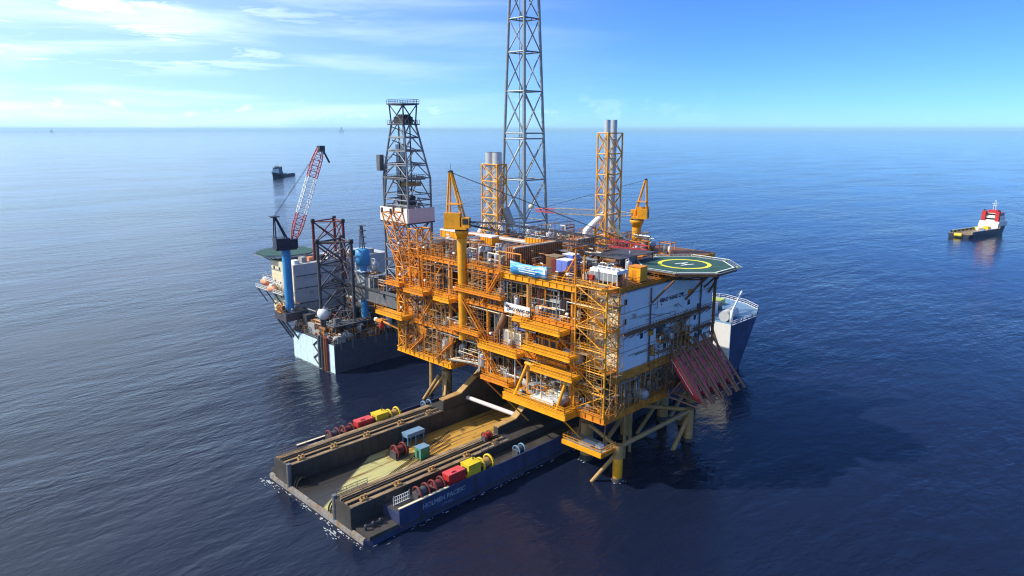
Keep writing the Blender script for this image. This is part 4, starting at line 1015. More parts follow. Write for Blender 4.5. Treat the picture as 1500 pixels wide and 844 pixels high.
sg2 = thing('platform_sign', 'white name board on the front rail of the orange platform', 'sign', (XF - .4, 20.6, 33))
box(sg2, 'board', (XF - .55, 16.9, 32.0), (XF - .45, 24.4, 34.1), 'white')
text(sg2, 'lettering', 'SAO VANG CPP', .95, wallM((XF - .57, 19.75, 32.95), (0, -1, 0)), 'text_dark', bold=.05)
emblem(sg2, wallM((XF - .57, 23.3, 33.1), (0, -1, 0)), .85)
bn = thing('long_banner', 'long blue printed banner tied to the top deck rail', 'banner', (XF - .5, 17.5, 42))
qb = MB().mat('banner'); nb_ = 24
for i in range(nb_ + 1):
    y = 22.6 - 10.4 * i / nb_; x = XF - .55 - .1 * math.sin(i * .9); sag = .35 * math.sin(math.pi * i / nb_)
    qb.v += [V((x, y, 40.75 - .1 * math.sin(i * .5))), V((x + .03, y, 43.4 - sag))]
for i in range(nb_): qb.face([2 * i, 2 * i + 2, 2 * i + 3, 2 * i + 1], True)
b0 = qb.build('printed_cloth', bn); sm_ = b0.modifiers.new('thickness', 'SOLIDIFY'); sm_.thickness = .04
box(bn, 'printed_logo', (XF - .74, 12.5, 41.7), (XF - .70, 13.1, 42.8), 'white')
for k, (y, z, l_) in enumerate(((17.6, 42.4, 4.2), (17.4, 41.95, 5.4), (17.6, 41.5, 4.6), (17.8, 42.75, 2.4))):
    bar(bn, 'printed_line', (XF - .72, y + l_ / 2, z), (XF - .72, y - l_ / 2, z - .05), .03, .16, 'helimark')
for y in (22.4, 17.4, 12.4): cyl(bn, 'support_post', (XF - .3, y, D[3]), (XF - .3, y, 43.2), .07, 'galv', 6)

# ------------------------------------------------------------------ helideck
hd = thing('helideck', 'dark green octagonal helideck with yellow ring and white H', 'helideck', (20.5, -1.4, 42))
HC = V((20.5, -1.6, 0)); HR = 10.7; HZ = 42.0
def octo(r, ph=22.5): return [(HC.x + r * math.cos(R(ph + 45 * i)), HC.y + r * math.sin(R(ph + 45 * i))) for i in range(8)]
MB().mat('helipad').prism(octo(HR), HZ - .35, HZ).build('landing_deck', hd)
def ringpoly(r0, r1, z, m, name, n=64, ph=0, oc=False):
    q = MB().mat(m)
    A = octo(r0) if oc else [(HC.x + r0 * math.cos(2 * math.pi * i / n), HC.y + r0 * math.sin(2 * math.pi * i / n)) for i in range(n)]
    B = octo(r1) if oc else [(HC.x + r1 * math.cos(2 * math.pi * i / n), HC.y + r1 * math.sin(2 * math.pi * i / n)) for i in range(n)]
    k = len(A)
    for p in A: q.v.append(V((p[0], p[1], z)))
    for p in B: q.v.append(V((p[0], p[1], z)))
    for i in range(k): j = (i + 1) % k; q.face([i, k + i, k + j, j])
    return q.build(name, hd)
ringpoly(4.75, 5.6, HZ + .012, 'heliyellow', 'touchdown_ring')
ringpoly(HR - .75, HR - .4, HZ + .012, 'helimark', 'edge_line', oc=True)
Hm = MB().mat('helimark'); Mh = MX.Translation((HC.x, HC.y, 0)) @ MX.Rotation(R(-20), 4, 'Z')
for lo, hi in (((-1.7, -1.2, HZ + .01), (1.7, -.75, HZ + .016)), ((-1.7, .75, HZ + .01), (1.7, 1.2, HZ + .016)), ((-.22, -.75, HZ + .01), (.22, .75, HZ + .016))): Hm.box(lo, hi, Mh)
Hm.build('letter_h', hd)
nx_ = octo(HR + 1.2); ed = octo(HR)
for i in range(8):
    a, b, c, d = ed[i], ed[(i + 1) % 8], nx_[(i + 1) % 8], nx_[i]
    q = MB().mat('galv'); q.tube((d[0], d[1], HZ + .1), (c[0], c[1], HZ + .1), .09, 5)
    for k in range(9):
        p0 = lerp((a[0], a[1], HZ - .25), (b[0], b[1], HZ - .25), k / 8); p1 = lerp((d[0], d[1], HZ + .1), (c[0], c[1], HZ + .1), k / 8); q.tube(p0, p1, .05, 4)
    for u in (.35, .7):
        q.tube(lerp((a[0], a[1], HZ - .25), (d[0], d[1], HZ + .1), u), lerp((b[0], b[1], HZ - .25), (c[0], c[1], HZ + .1), u), .04, 4)
    q.build('safety_net', hd)
    a_, b__ = V((ed[i][0], ed[i][1], HZ - .5)), V((ed[(i + 1) % 8][0], ed[(i + 1) % 8][1], HZ - .5)); bar(hd, 'rim_beam', a_, b__, .3, .5, 'brown')
lowr = octo(5.2)
for i in range(8):
    e = octo(HR - .8)[i]; n2_ = lowr[i]; e2 = octo(HR - .8)[(i + 1) % 8]
    cyl(hd, 'support_strut', (e[0], e[1], HZ - .6), (n2_[0], n2_[1], 39.6), .18, 'brown', 6)
    cyl(hd, 'support_strut', (e2[0], e2[1], HZ - .6), (n2_[0], n2_[1], 39.6), .14, 'brown', 6)
    j = lowr[(i + 1) % 8]; cyl(hd, 'lower_ring', (n2_[0], n2_[1], 39.6), (j[0], j[1], 39.6), .18, 'brown', 6)
for k in range(-4, 5): bar(hd, 'joist', (HC.x + k * 2.3, HC.y - math.sqrt(max(1, 9.8 ** 2 - (k * 2.3) ** 2)), HZ - .65), (HC.x + k * 2.3, HC.y + math.sqrt(max(1, 9.8 ** 2 - (k * 2.3) ** 2)), HZ - .65), .25, .5, 'brown', 'ibeam')
for x, y in ((31.9, -2.9), (29.5, -6.5), (20.0, -8.2)):
    if y > -5: cyl(hd, 'support_column', (x, y, 16), (x, y, HZ - .6), .35, 'brown', 8)
    else: cyl(hd, 'raking_strut', (x, y, HZ - .6), (x, YR - .1, 34.5), .25, 'brown', 8)
for x in (7.2, 23, 27.5): cyl(hd, 'raking_strut', (x, -7.6, HZ - .7), (x, YR - .1, 36.0), .2, 'brown', 8)
for k in range(8): 
    p = octo(HR + .1)[k]; MB().mat('lime').box((p[0] - .15, p[1] - .15, HZ), (p[0] + .15, p[1] + .15, HZ + .25)).build('perimeter_light', hd)

# ------------------------------------------------------------------ lifeboats on launch ramps
def lifeboat(x, label, first=[None]):
    root = thing('lifeboat', label, 'lifeboat', (x, -2, 20), 'red free-fall lifeboats on the ramps')
    # axis from stern (inboard, high) to bow (outboard, low)
    a, bb = V((x, -1.6, 24.2)), V((x, -10.2, 14.2)); d = (bb - a).normalized()
    L = (bb - a).length; q = d.to_track_quat('Z', 'Y')
    M = MX.Translation(a) @ MX((V((1, 0, 0)), d.cross(V((1, 0, 0))).normalized(), d)).transposed().to_4x4()
    hullq = MB().mat('boatred'); prof = [(.0, .3), (.12, .85), (.35, 1.15), (.7, 1.15), (.88, .85), (1.0, .15)]; n = 14; base = 0
    for (t, r_) in prof:
        for i in range(n):
            an = 2 * math.pi * i / n; hullq.v.append(V((math.cos(an) * r_ * 1.05, math.sin(an) * r_ * 1.15, t * L)))
    for k in range(len(prof) - 1):
        for i in range(n): j = (i + 1) % n; hullq.face([k * n + i, k * n + j, (k + 1) * n + j, (k + 1) * n + i], True)
    hullq.face(list(reversed(range(n)))); hullq.face([(len(prof) - 1) * n + i for i in range(n)])
    h_ = hullq.build('hull', root, M=M)
    # wheelhouse bump and gunwale belt
    MB().mat('boatred').box((-.55, -1.75, 1.2), (.55, -1.0, 2.6)).build('wheelhouse', root, M=M)
    MB().mat('glass').box((-.58, -1.6, 2.4), (.58, -1.25, 2.64)).build('window', root, M=M)
    for s_ in (-1, 1): MB().mat('white').tube((s_ * 1.2, .1, 1.5), (s_ * 1.2, .1, L - 2.2), .07, 6).build('grab_rail', root, M=M)
    # launch ramp
    rp = thing('launch_ramp', label.replace('red free-fall lifeboat', 'brown lifeboat ramp'), 'ramp', (x, -2, 20), 'lifeboat launch ramps')
    for s_ in (-1.25, 1.25):
        MB().mat('ramp').box((s_ - .14, 1.15, -.6), (s_ + .14, 1.6, L + 1.4)).build('side_beam', rp, M=M)
        MB().mat('ramp').tube((s_, -1.5, -.4), (s_, -1.5, L * .42), .09, 6).build('top_rail', rp, M=M)
    for k in range(7):
        MB().mat('ramp').tube((-1.25, 1.4, k * L / 6), (1.25, 1.4, k * L / 6), .13, 6).build('rung', rp, M=M)
        if k < 3:
            for s_ in (-1.25, 1.25): MB().mat('ramp').tube((s_, 1.2, k * L / 6), (s_, -1.5, k * L / 6 + .6), .07, 5).build('hoop_post', rp, M=M)
    for s_ in (-1.25, 1.25):
        cyl(rp, 'stay', (x + s_, -10.4, 13.4), (x + s_, -2.4, 14.0), .2, 'ramp', 6); cyl(rp, 'stay', (x + s_, -6.0, 18.2), (x + s_, -3.0, 14.0), .16, 'ramp', 6)
for k, lb in enumerate(('red free-fall lifeboat nearest the stair tower end of the row', 'red free-fall lifeboat second in the row from the stair tower',
                        'red free-fall lifeboat in the middle of the row of five', 'red free-fall lifeboat fourth in the row from the stair tower', 'red free-fall lifeboat at the far end of the row near the ship bow')):
    lifeboat(15.8 + 3.5 * k, lb)

# ------------------------------------------------------------------ things on the top deck
def stack(name, label, x0, x1, y0, y1, ztop, pipes, pr, ptop, nlev):
    t = thing(name, label, 'exhaust stack', ((x0 + x1) / 2, (y0 + y1) / 2, D[3]))
    tower(t, rect(x0, x1, y0, y1, D[3]), rect(x0, x1, y0, y1, ztop), [i / nlev for i in range(nlev + 1)], .2, .14, 'yellow', 'X')
    for (px, py) in pipes:
        cyl(t, 'exhaust_pipe', (px, py, D[3] + 5), (px, py, ptop), pr, 'silver', 16)
        cyl(t, 'pipe_mouth', (px, py, ptop - .02), (px, py, ptop + .06), pr * .86, 'dark', 16)
        for k in range(1, 6):
            z = D[3] + 5 + (ptop - D[3] - 5) * k / 6; cyl(t, 'pipe_flange', (px, py, z), (px, py, z + .2), pr * 1.1, 'silver', 16)
    return t
sl1 = stack('exhaust_stack', 'shorter yellow-framed exhaust stack with two wide silver pipes', 12.4, 15.6, 47.6, 53.2, 61.5, ((14.0, 49.3), (14.0, 51.9)), 1.2, 64.4, 5)
cyl(sl1, 'bend_pipe', (14, 47.0, 44), (14, 49.3, 47.5), .95, 'white', 12); cyl(sl1, 'bend_pipe', (14, 55.6, 43.6), (14, 51.9, 48), 1.0, 'white', 12)
cyl(sl1, 'silencer', (16.8, 47.0, 46.0), (15.6, 48.2, 50.5), 1.1, 'galv', 14)
sr1 = stack('exhaust_stack', 'taller yellow-framed exhaust stack with two slim silver pipes', 24.0, 29.6, 22.4, 25.4, 69.2, ((25.6, 23.9), (28.2, 23.9)), .72, 72.2, 6)
cyl(sr1, 'bend_pipe', (22.0, 27.2, 42.5), (22.0, 26.6, 46.4), .8, 'white', 12); cyl(sr1, 'bend_pipe', (22.0, 26.6, 46.2), (25.6, 24.2, 50.2), .8, 'white', 12)
cyl(sr1, 'bend_pipe', (29.5, 20, 43), (28.2, 23.7, 47.5), .7, 'cream', 12)
deck_b = box(sr1, 'base_platform', (23.2, 21.6, D[3] + 2.6), (30.4, 26.2, D[3] + 2.8), 'orange'); MB().mat('yellow').rail([(23.3, 21.7, D[3] + 2.8), (30.3, 21.7, D[3] + 2.8)]).rail([(23.3, 21.7, D[3] + 2.8), (23.3, 26.1, D[3] + 2.8)]).build('handrail', deck_b, 'stuff')
# flare tower
ft = thing('flare_tower', 'tall grey lattice flare tower rising out of the picture', 'tower', (38, 63, D[3]))
def ftc(z):
    t = (z - 42) / 61.0; h = 4.7 - (4.7 - 2.9) * t
    return h, V((38.0 - .15 * t, 63.0 + .15 * t, z))
h0, c0 = ftc(40.5); h1, c1 = ftc(132)
foot = [c0 + V((-h0, -h0, 0)), c0 + V((h0, -h0, 0)), c0 + V((h0, h0, 0)), c0 + V((-h0, h0, 0))]
head = [c1 + V((-h1, -h1, 0)), c1 + V((h1, -h1, 0)), c1 + V((h1, h1, 0)), c1 + V((-h1, h1, 0))]
zl = [40.5, 44, 56, 67.5, 69, 80.5, 91, 99.8, 108, 115.5, 122.5, 129, 132]
tower(ft, foot, head, [(z - 40.5) / 91.5 for z in zl], .42, .21, 'galv', ['N', 'X', 'X', 'N', 'X', 'A', 'B', 'A', 'B', 'A', 'B', 'N'], n=7, nleg=10)
cyl(ft, 'flare_pipe', (38, 63, 40.5), (38, 63, 136), .32, 'galv', 10)
cyl(ft, 'ladder_rail', (36.4, 63.4, 40.5), (36.4, 63.4, 130), .09, 'galv', 6); cyl(ft, 'ladder_rail', (36.9, 63.9, 40.5), (36.9, 63.9, 130), .09, 'galv', 6)
for z in (56, 67.5, 80.5, 91, 99.8, 108):
    h, c = ftc(z); l_ = box(ft, 'rest_platform', (35.2, 61.6, z + .2), (37.4, 64.6, z + .3), 'galv'); MB().mat('galv').rail([(35.2, 61.6, z + .3), (37.4, 61.6, z + .3), (37.4, 64.6, z + .3)], step=1).build('handrail', l_, 'stuff')
    for k in range(4):
        a = [c + V((-h, 0, 0)), c + V((0, -h, 0)), c + V((h, 0, 0)), c + V((0, h, 0))][k]; b = [c + V((0, -h, 0)), c + V((h, 0, 0)), c + V((0, h, 0)), c + V((-h, 0, 0))][k]
        cyl(ft, 'plan_brace', a, b, .15, 'galv', 6)
# corrugated brown modules
def corrugated(label, x0, x1, y, z0, z1, depth):
    t = thing('corrugated_module', label, 'module', (x0, y, z0))
    box(t, 'core', (x0, y + .05, z0), (x1, y + depth, z1), 'rustbrown')
    n = int((x1 - x0) / .62)
    for k in range(n): box(t, 'corrugation', (x0 + k * (x1 - x0) / n, y - .22, z0), (x0 + (k + .55) * (x1 - x0) / n, y + .04, z1), 'rustbrown')
    n = int(depth / .62)
    for k in range(n): box(t, 'corrugation', (x0 - .2, y + k * depth / n, z0), (x0 + .0, y + (k + .55) * depth / n, z1), 'rustbrown')
    bar(t, 'cap_rail', (x0, y, z1 + .1), (x1, y, z1 + .1), .4, .25, 'cream')
corrugated('long rust-brown corrugated module behind the blue banner', -4.8, 11.0, 24.6, D[3], 45.2, 2.6)
corrugated('shorter rust-brown corrugated module with pale cap rail behind the posts', 13.0, 19.5, 22.0, D[3], 45.4, 3.0)
def ytank(label, x, y, z, l_):
    t = thing('roof_tank', label, 'tank', (x, y, z))
    MB().mat('yellow').box((x, y - l_, z), (x + 2.4, y, z + 1.7)).build('body', t)
    MB().mat('white').box((x - .1, y - l_ - .1, z + 1.7), (x + 2.5, y + .1, z + 2.0)).build('roof', t)
    for k in range(5): box(t, 'rib', (x - .08, y - l_ * (k + .2) / 5 - .15, z), (x, y - l_ * (k + .2) / 5, z + 1.7), 'orange')
ytank('yellow box tank with white top beside the drilling derrick', 1.5, 57.0, D[3] + 3.2, 7.5)
ytank('yellow box tank with white top behind the long corrugated module', 8.2, 33.8, D[3] + 3.2, 5.0)
ytank('small yellow box tank with white top left of the short stack', 3.0, 43.8, D[3] + 2.8, 4.0)
for (lb, x, y, z, sx, sy, sz) in (('violet-blue equipment cabinet on the deck beside the banner', -2.2, 11.8, D[3] + .05, 2.6, 3.0, 3.2), ('violet-blue cabinet stacked behind the other blue cabinet', 2.0, 14.0, D[3] + .05, 2.4, 2.8, 3.6)):
    t = thing('equipment_cabinet', lb, 'cabinet', (x, y, z))
    MB().mat('blueunit').box((x, y, z + .2), (x + sx, y + sy, z + sz)).build('shell', t); MB().mat('grey').box((x + .1, y + .1, z), (x + sx - .1, y + sy - .1, z + .2)).build('skid_base', t)
    MB().mat('panelwhite').box((x - .05, y - .05, z + sz), (x + sx + .05, y + sy + .05, z + sz + .1)).build('roof', t)
    for k in range(2): box(t, 'door', (x - .05, y + .15 + k * sy / 2, z + .35), (x, y - .1 + (k + 1) * sy / 2, z + sz - .2), 'blueunit')
t = thing('rust_container', 'rust-brown container behind the banner and blue cabinets', 'container', (0, 16, D[3]))
MB().mat('brown').box((-1, 15.6, D[3] + .1), (1.6, 18.8, D[3] + 3.4)).build('shell', t); MB().mat('skid').box((-1.1, 15.5, D[3] + 3.4), (1.7, 18.9, D[3] + 3.55)).build('roof', t)
box(t, 'door', (-1.06, 16, D[3] + .3), (-1, 17.2, D[3] + 3), 'maroon')
# air cooler bank
t = thing('air_cooler', 'white air cooler bank with two rows of round fans', 'cooler', (2, 3, D[3]))
ax0, ax1, ay0, ay1, az0 = -3.4, .2, -1.6, 5.0, D[3] + .5
MB().mat('white').box((ax0, ay0, az0 + 2.0), (ax1, ay1, az0 + 2.6)).build('fan_deck', t)
for k in range(7):
    y = ay0 + (ay1 - ay0) * k / 6
    for x in (ax0 + .1, ax1 - .1): cyl(t, 'post', (x, y, D[3]), (x, y, az0 + 2.0), .1, 'white', 6)
    if k < 6:
        box(t, 'side_panel', (ax0 + .02, y + .12, az0 + .5), (ax0 + .08, y + (ay1 - ay0) / 6 - .12, az0 + 1.9), 'galv')
        for x in (ax0 + .95, ax1 - .95):
            f_ = MB().mat('white').lathe((x, y + .55, az0 + 2.6), (0, 0, 1), [(.48, 0), (.48, .22)], 14).build('fan_ring', t)
            MB().mat('dark').lathe((x, y + .55, az0 + 2.82), (0, 0, 1), [(.38, 0), (.38, .02)], 14).build('fan_grille', f_)
box(t, 'fire_cabinet', (ax0 - .5, ay1 - 1.2, az0 + .2), (ax0 - .02, ay1 - .3, az0 + 1.3), 'red')
t = thing('orange_cabin', 'bright orange box cabin beside the white air cooler', 'cabin', (4, -1.5, D[3]))
MB().mat('yellow').box((3.4, -2.2, D[3] + .3), (5.8, .6, D[3] + 3.0)).build('walls', t); MB().mat('orange').box((3.3, -2.3, D[3] + 3.0), (5.9, .7, D[3] + 3.15)).build('roof', t)
MB().mat('brown').box((3.5, -2.1, D[3]), (5.7, .5, D[3] + .3)).build('skid_base', t); box(t, 'door', (3.34, -1.2, D[3] + .4), (3.4, -.3, D[3] + 2.4), 'orange')

# ------------------------------------------------------------------ pedestal cranes
def crane(label, base, z0, z1, boom_to, m='yellow', tip='pinkred', pr=1.0, boomm='darksteel', acol='yellow', s=1.0, back=1):
    t = thing('pedestal_crane', label, 'crane', (base[0], base[1], z0)); bx_, by_ = base
    cyl(t, 'pedestal', (bx_, by_, z0), (bx_, by_, z1 - 1.4), pr, m, 18)
    MB().mat(m).lathe((bx_, by_, z1 - 3.2), (0, 0, 1), [(pr, 0), (pr * 1.35, 1.2), (pr * 1.5, 1.4), (pr * 1.5, 1.9)], 18).build('slew_ring', t)
    MB().mat('darksteel').lathe((bx_, by_, z1 - 1.3), (0, 0, 1), [(pr * 1.45, 0), (pr * 1.45, .4)], 18).build('bearing', t)
    d = V((boom_to[0] - bx_, boom_to[1] - by_, 0)); d.normalize(); sd_ = V((-d.y, d.x, 0))
    M = MX.Translation((bx_, by_, z1 - .9)) @ MX((d, sd_, V((0, 0, 1)))).transposed().to_4x4() @ MX.Scale(s, 4)
    h = MB().mat(m).box((-3.6, -2.1, 0), (1.6, 2.1, .6)).box((-3.5, -2.0, .6), (.2, -.3, 3.6)).box((-3.5, .4, .6), (-.6, 2.0, 3.2)); h = h.build('machinery_house', t, M=M)
    MB().mat('dark').box((-3.56, -1.5, .9), (-3.5, -.6, 2.4)).box((-2.8, -1.84, .9), (-1.0, -1.8, 2.4)).build('louvre', h, M=M)
    c = MB().mat(m).box((.5, -1.9, .4), (2.3, -.5, 2.7)).build('operator_cab', t, M=M)
    MB().mat('glass').box((2.3, -1.8, 1.0), (2.34, -.6, 2.4)).box((.8, -1.94, 1.2), (2.1, -1.9, 2.4)).build('window', c, M=M)
    apex = V((-2.4, 0, 12.4))
    for y in (-1.3, 1.3):
        MB().mat(acol).tube((.9, y, .5), apex + V((.2, y * .35, 0)), .26, 6).build('a_frame_leg', t, M=M)
        MB().mat(acol).tube((-3.2, y, .5), apex + V((-.2, y * .35, 0)), .22, 6).build('a_frame_leg', t, M=M)
    for f in (.35, .65):
        MB().mat(acol).tube(lerp((.9, -1.3, .5), apex + V((.2, -.45, 0)), f), lerp((.9, 1.3, .5), apex + V((.2, .45, 0)), f), .1, 6).build('a_frame_tie', t, M=M)
    MB().mat(acol).box((-2.9, -1.6, 5.4), (.3, 1.6, 5.55)).build('service_platform', t, M=M)
    MB().mat('dark').lathe(apex + V((0, -.6, 0)), (0, 1, 0), [(.45, 0), (.45, 1.2)], 12).build('sheave', t, M=M)
    MB().mat('galv').tube(apex, apex + V((0, 0, 1.8)), .06, 5).build('mast_aerial', t, M=M)
    # boom
    a = M @ V((1.6, 0, 1.2)); e = V(boom_to); L = (e - a).length; dd = (e - a) / L; up = sd_.cross(dd) * -1
    up = dd.cross(sd_)
    if up.z < 0: up = -up
    def sec(t_):
        w_ = (.35 + .55 * min(1, t_ * 6)) * (1 if t_ < .75 else 1 - (t_ - .75) * 2.2) * s
        p = a + dd * L * t_; return [p + sd_ * w_ + up * w_, p - sd_ * w_ + up * w_, p - sd_ * w_ - up * w_, p + sd_ * w_ - up * w_]
    def boomseg(nm, t0, t1, mm, n):
        q = MB().mat(mm)
        for k in range(n):
            A, B = sec(t0 + (t1 - t0) * k / n), sec(t0 + (t1 - t0) * (k + 1) / n)
            for i in range(4):
                j = (i + 1) % 4; q.tube(A[i], B[i], .12 * s, 5, caps=False); q.tube(A[i], A[j], .07 * s, 4, caps=False)
                q.tube(A[i], B[j], .07 * s, 4, caps=False) if k % 2 else q.tube(A[j], B[i], .07 * s, 4, caps=False)
        return q.build(nm, t)
    boomseg('boom', 0, .80, boomm, max(6, int(L / 2.4))); boomseg('boom_tip', .80, 1, tip, max(4, int(L / 9)))
    ap = M @ apex
    for o in (-.3, .3): cyl(t, 'luffing_rope', ap + sd_ * o, a + dd * L * .93 + up * .6 + sd_ * o, .045, 'rope', 5)
    hk = lerp(ap, a + dd * L * .93, .45)
    q = MB().mat('cream').lathe(hk + V((0, 0, -.9)), (0, 0, 1), [(.2, 0), (.6, .3), (.6, .8), (.2, 1.1)], 10).build('pulley_block', t)
    return t
crane('large yellow pedestal crane on the front edge of the platform', (XF + .1, 38.6), 22.6, 49.3, (14.0, 3.6, 45.6), pr=1.05, s=1.0)
crane('smaller yellow pedestal crane standing behind the tall exhaust stack', (42.0, 26.0), 40.5, 48.4, (30.5, 51.5, 48.6), pr=1.2, s=.8, boomm='grey')

# ------------------------------------------------------------------ jack-up drilling rig beyond the platform
jr = thing('drilling_rig', 'pale blue jack-up drilling rig hull crowded with dark deck gear', 'rig', (20, 120, 0))
plan = [(-8, 95.3), (62, 95.3), (62, 121), (40, 156), (14, 156), (-8, 119.5)]
hq = MB().mat('righull_shade').prism(plan, -4, 8.6); hq.build('hull', jr)
DZ = 8.6
# plating on the lit side: separate sheets, sunlight painted in as pale cyan, with the leg well between them
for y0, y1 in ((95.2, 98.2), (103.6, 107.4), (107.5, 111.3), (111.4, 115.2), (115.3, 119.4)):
    box(jr, 'hull_plate', (-8.14, y0, -.5), (-8.0, y1, 8.5), 'righull_sun')
for x in (-8, 2, 12, 22, 32, 42, 52): box(jr, 'hull_plate', (x + .03, 95.18, -.5), (x + 9.97, 95.3, 8.5), 'righull_shade')  # same hull on the shaded side, the shade painted in as dark colour
# leg well at the corner: guides and rusted chords
for y, m in ((98.6, 'maroon'), (99.8, 'brown'), (101.4, 'darksteel'), (103.2, 'rigsteel')): cyl(jr, 'leg_guide', (-8.4, y, -2), (-8.4, y, 10.2), .5, m, 8)
for k in range(4): cyl(jr, 'well_brace', (-8.3, 103.8 + (k % 2) * 3, .5 + 2 * k), (-8.3, 106.8 - (k % 2) * 3, 2.5 + 2 * k), .22, 'darksteel', 6)
dk = MB().mat('darksteel').prism([(p[0] * .985 + .3, p[1] + (.5 if p[1] < 100 else -.5)) for p in plan], DZ, DZ + .12).build('main_deck', jr)
MB().mat('rigsteel').rail([(p[0] * .985 + .3, p[1] + (.4 if p[1] < 100 else -.4), DZ + .1) for p in plan], 1.2, 2.2, .06, True).build('handrail', dk, 'stuff')
for x in range(-6, 60, 4): box(jr, 'side_fender', (x, 94.9, 6.6), (x + .5, 95.2, 9.3), 'rigsteel')
scatter(jr, -6.5, 8, 96.5, 118, DZ + .1, 60, 81, smin=.7, smax=1.4)
scatter(jr, 6, 40, 96.5, 122, DZ + .1, 42, 82, smin=.9, smax=1.9)
rg2 = random.Random(5)
for k in range(90):      # racks of drill pipe, hoses and gratings along the stern deck
    x, y = rg2.uniform(-6.5, 26), rg2.uniform(96, 119); l_ = rg2.uniform(3, 9); z = DZ + rg2.uniform(.3, 4.5)
    dx_, dy_ = ((l_, 0) if rg2.random() < .5 else (0, l_))
    cyl(jr, 'deck_pipe', (x, y, z), (x + dx_, y + dy_, z + rg2.uniform(-.3, .6)), rg2.choice((.15, .2, .3)), rg2.choice(('rigsteel', 'darksteel', 'brown', 'grey', 'dark', 'maroon')), 6)
for k in range(84):
    x, y = rg2.uniform(-7, 28), rg2.uniform(96, 117.5); s_ = rg2.uniform(1.0, 3.0); h_ = rg2.uniform(1.2, 6.8)
    box(jr, 'deck_module', (x, y, DZ + .1), (x + s_, y + s_ * .8, DZ + h_), rg2.choice(('rigsteel', 'darksteel', 'dark', 'grey', 'brown', 'darksteel', 'dark')))
scatter(jr, -7, -4.6, 96.5, 117, DZ + .1, 26, 87, smin=.5, smax=.9); scatter(jr, -6, 24, 96, 98.4, DZ + .1, 40, 88, smin=.5, smax=.95)
for k in range(12): cyl(jr, 'deck_pipe', (-7.4 + k * 2.4, 95.9, DZ), (-7.4 + k * 2.4, 95.9, DZ + rg2.uniform(1.5, 3.5)), .12, rg2.choice(('galv', 'brown', 'cream')), 6)
cat = box(jr, 'catwalk_deck', (-6.6, 97, DZ + 4.6), (6, 101.5, DZ + 4.8), 'darksteel')
MB().mat('galv').rail([(-6.5, 97.1, DZ + 4.8), (6, 97.1, DZ + 4.8)]).rail([(-6.5, 97.1, DZ + 4.8), (-6.5, 101.4, DZ + 4.8)]).build('handrail', cat, 'stuff')
for x in (-6, -1, 5): cyl(jr, 'catwalk_post', (x, 97.4, DZ), (x, 97.4, DZ + 4.6), .2, 'rigsteel', 6)
box(jr, 'raised_deck', (10, 97, DZ + 6), (34, 118, DZ + 6.5), 'darksteel')
for x in (11, 22, 33):
    for y in (98, 117): cyl(jr, 'raised_deck_post', (x, y, DZ), (x, y, DZ + 6), .35, 'rigsteel', 8)
scatter(jr, 11, 33, 98, 117, DZ + 6.5, 40, 83, smin=.9, smax=1.8)
for k in range(14): cyl(jr, 'deck_pipe', (12 + k * 1.4, 97.4 + (k % 3), DZ + 6.5), (12 + k * 1.4, 97.4 + (k % 3), DZ + rg2.uniform(9, 14)), .14, 'galv', 6)
# satellite dome
MB().mat('white').lathe((-4.8, 105.6, 15.8 - 2.0), (0, 0, 1), [(2.0 * math.sin(math.pi * (i + .15) / 10.3), 2.0 - 2.0 * math.cos(math.pi * (i + .15) / 10.3)) for i in range(11)], 20).build('satellite_dome', jr)
cyl(jr, 'dome_post', (-4.8, 105.6, DZ), (-4.8, 105.6, 14), .5, 'rigsteel', 8)
# quarters block with helideck
qx0, qx1, qy0, qy1, qz0, qz1 = -2.6, 34, 127, 142, DZ + .1, 27.4
qb_ = box(jr, 'quarters_core', (qx0, qy0, qz0), (qx1, qy1, qz1), 'rigwhite')
for i in range(9):
    for j in range(4):
        x0 = qx0 + (qx1 - qx0) * i / 9; z0 = qz0 + (qz1 - qz0) * j / 4
        p_ = box(jr, 'quarters_panel', (x0 + .04, qy0 - .14 - .02 * ((i + j) % 2), z0 + .05), (x0 + (qx1 - qx0) / 9 - .04, qy0, z0 + (qz1 - qz0) / 4 - .05), 'rigwhite')
        if i in (3, 4, 5, 6) and j in (2, 3) and (i + j) % 2: box(p_, 'window', (x0 + 1.2, qy0 - .24, z0 + 1.8), (x0 + 2.3, qy0 - .18, z0 + 2.9), 'glass')
for i in range(4):
    y0 = qy0 + (qy1 - qy0) * i / 4
    for j in range(4):
        z0 = qz0 + (qz1 - qz0) * j / 4; p_ = box(jr, 'quarters_panel', (qx0 - .14, y0 + .04, z0 + .05), (qx0, y0 + (qy1 - qy0) / 4 - .04, z0 + (qz1 - qz0) / 4 - .05), 'cream')
        box(p_, 'window', (qx0 - .2, y0 + 1.2, z0 + 1.8), (qx0 - .15, y0 + 2.2, z0 + 2.8), 'glass')
w_ = box(jr, 'quarters_walkway', (qx0 - 3.4, qy0 + 2, 17.4), (qx0 - .15, qy1 + 6, 17.6), 'rigsteel'); MB().mat('white').rail([(qx0 - 3.3, qy0 + 2, 17.6), (qx0 - 3.3, qy1 + 6, 17.6)], 1.2, 1.2, .07).rail([(qx0 - 3.3, qy0 + 2, 21), (qx0 - 3.3, qy1, 21)], 1.2, 1.2, .07).build('handrail', w_, 'stuff')
for k in range(10): box(jr, 'wall_vent', (qx0 + 2 + k * 3.3, qy0 - .5, 12 + (k * 5) % 13), (qx0 + 3 + k * 3.3, qy0 - .15, 13.1 + (k * 5) % 13), ('darksteel', 'grey', 'brown')[k % 3])
for z in (14.5, 19.5, 23.6): cyl(jr, 'wall_conduit', (qx0 + .5, qy0 - .4, z), (qx0 + 22, qy0 - .4, z), .13, 'darksteel', 6)
for y in (129, 135, 141, 147): cyl(jr, 'walkway_brace', (qx0 - 3.2, y, 17.4), (qx0, y, 12), .2, 'rigsteel', 6)
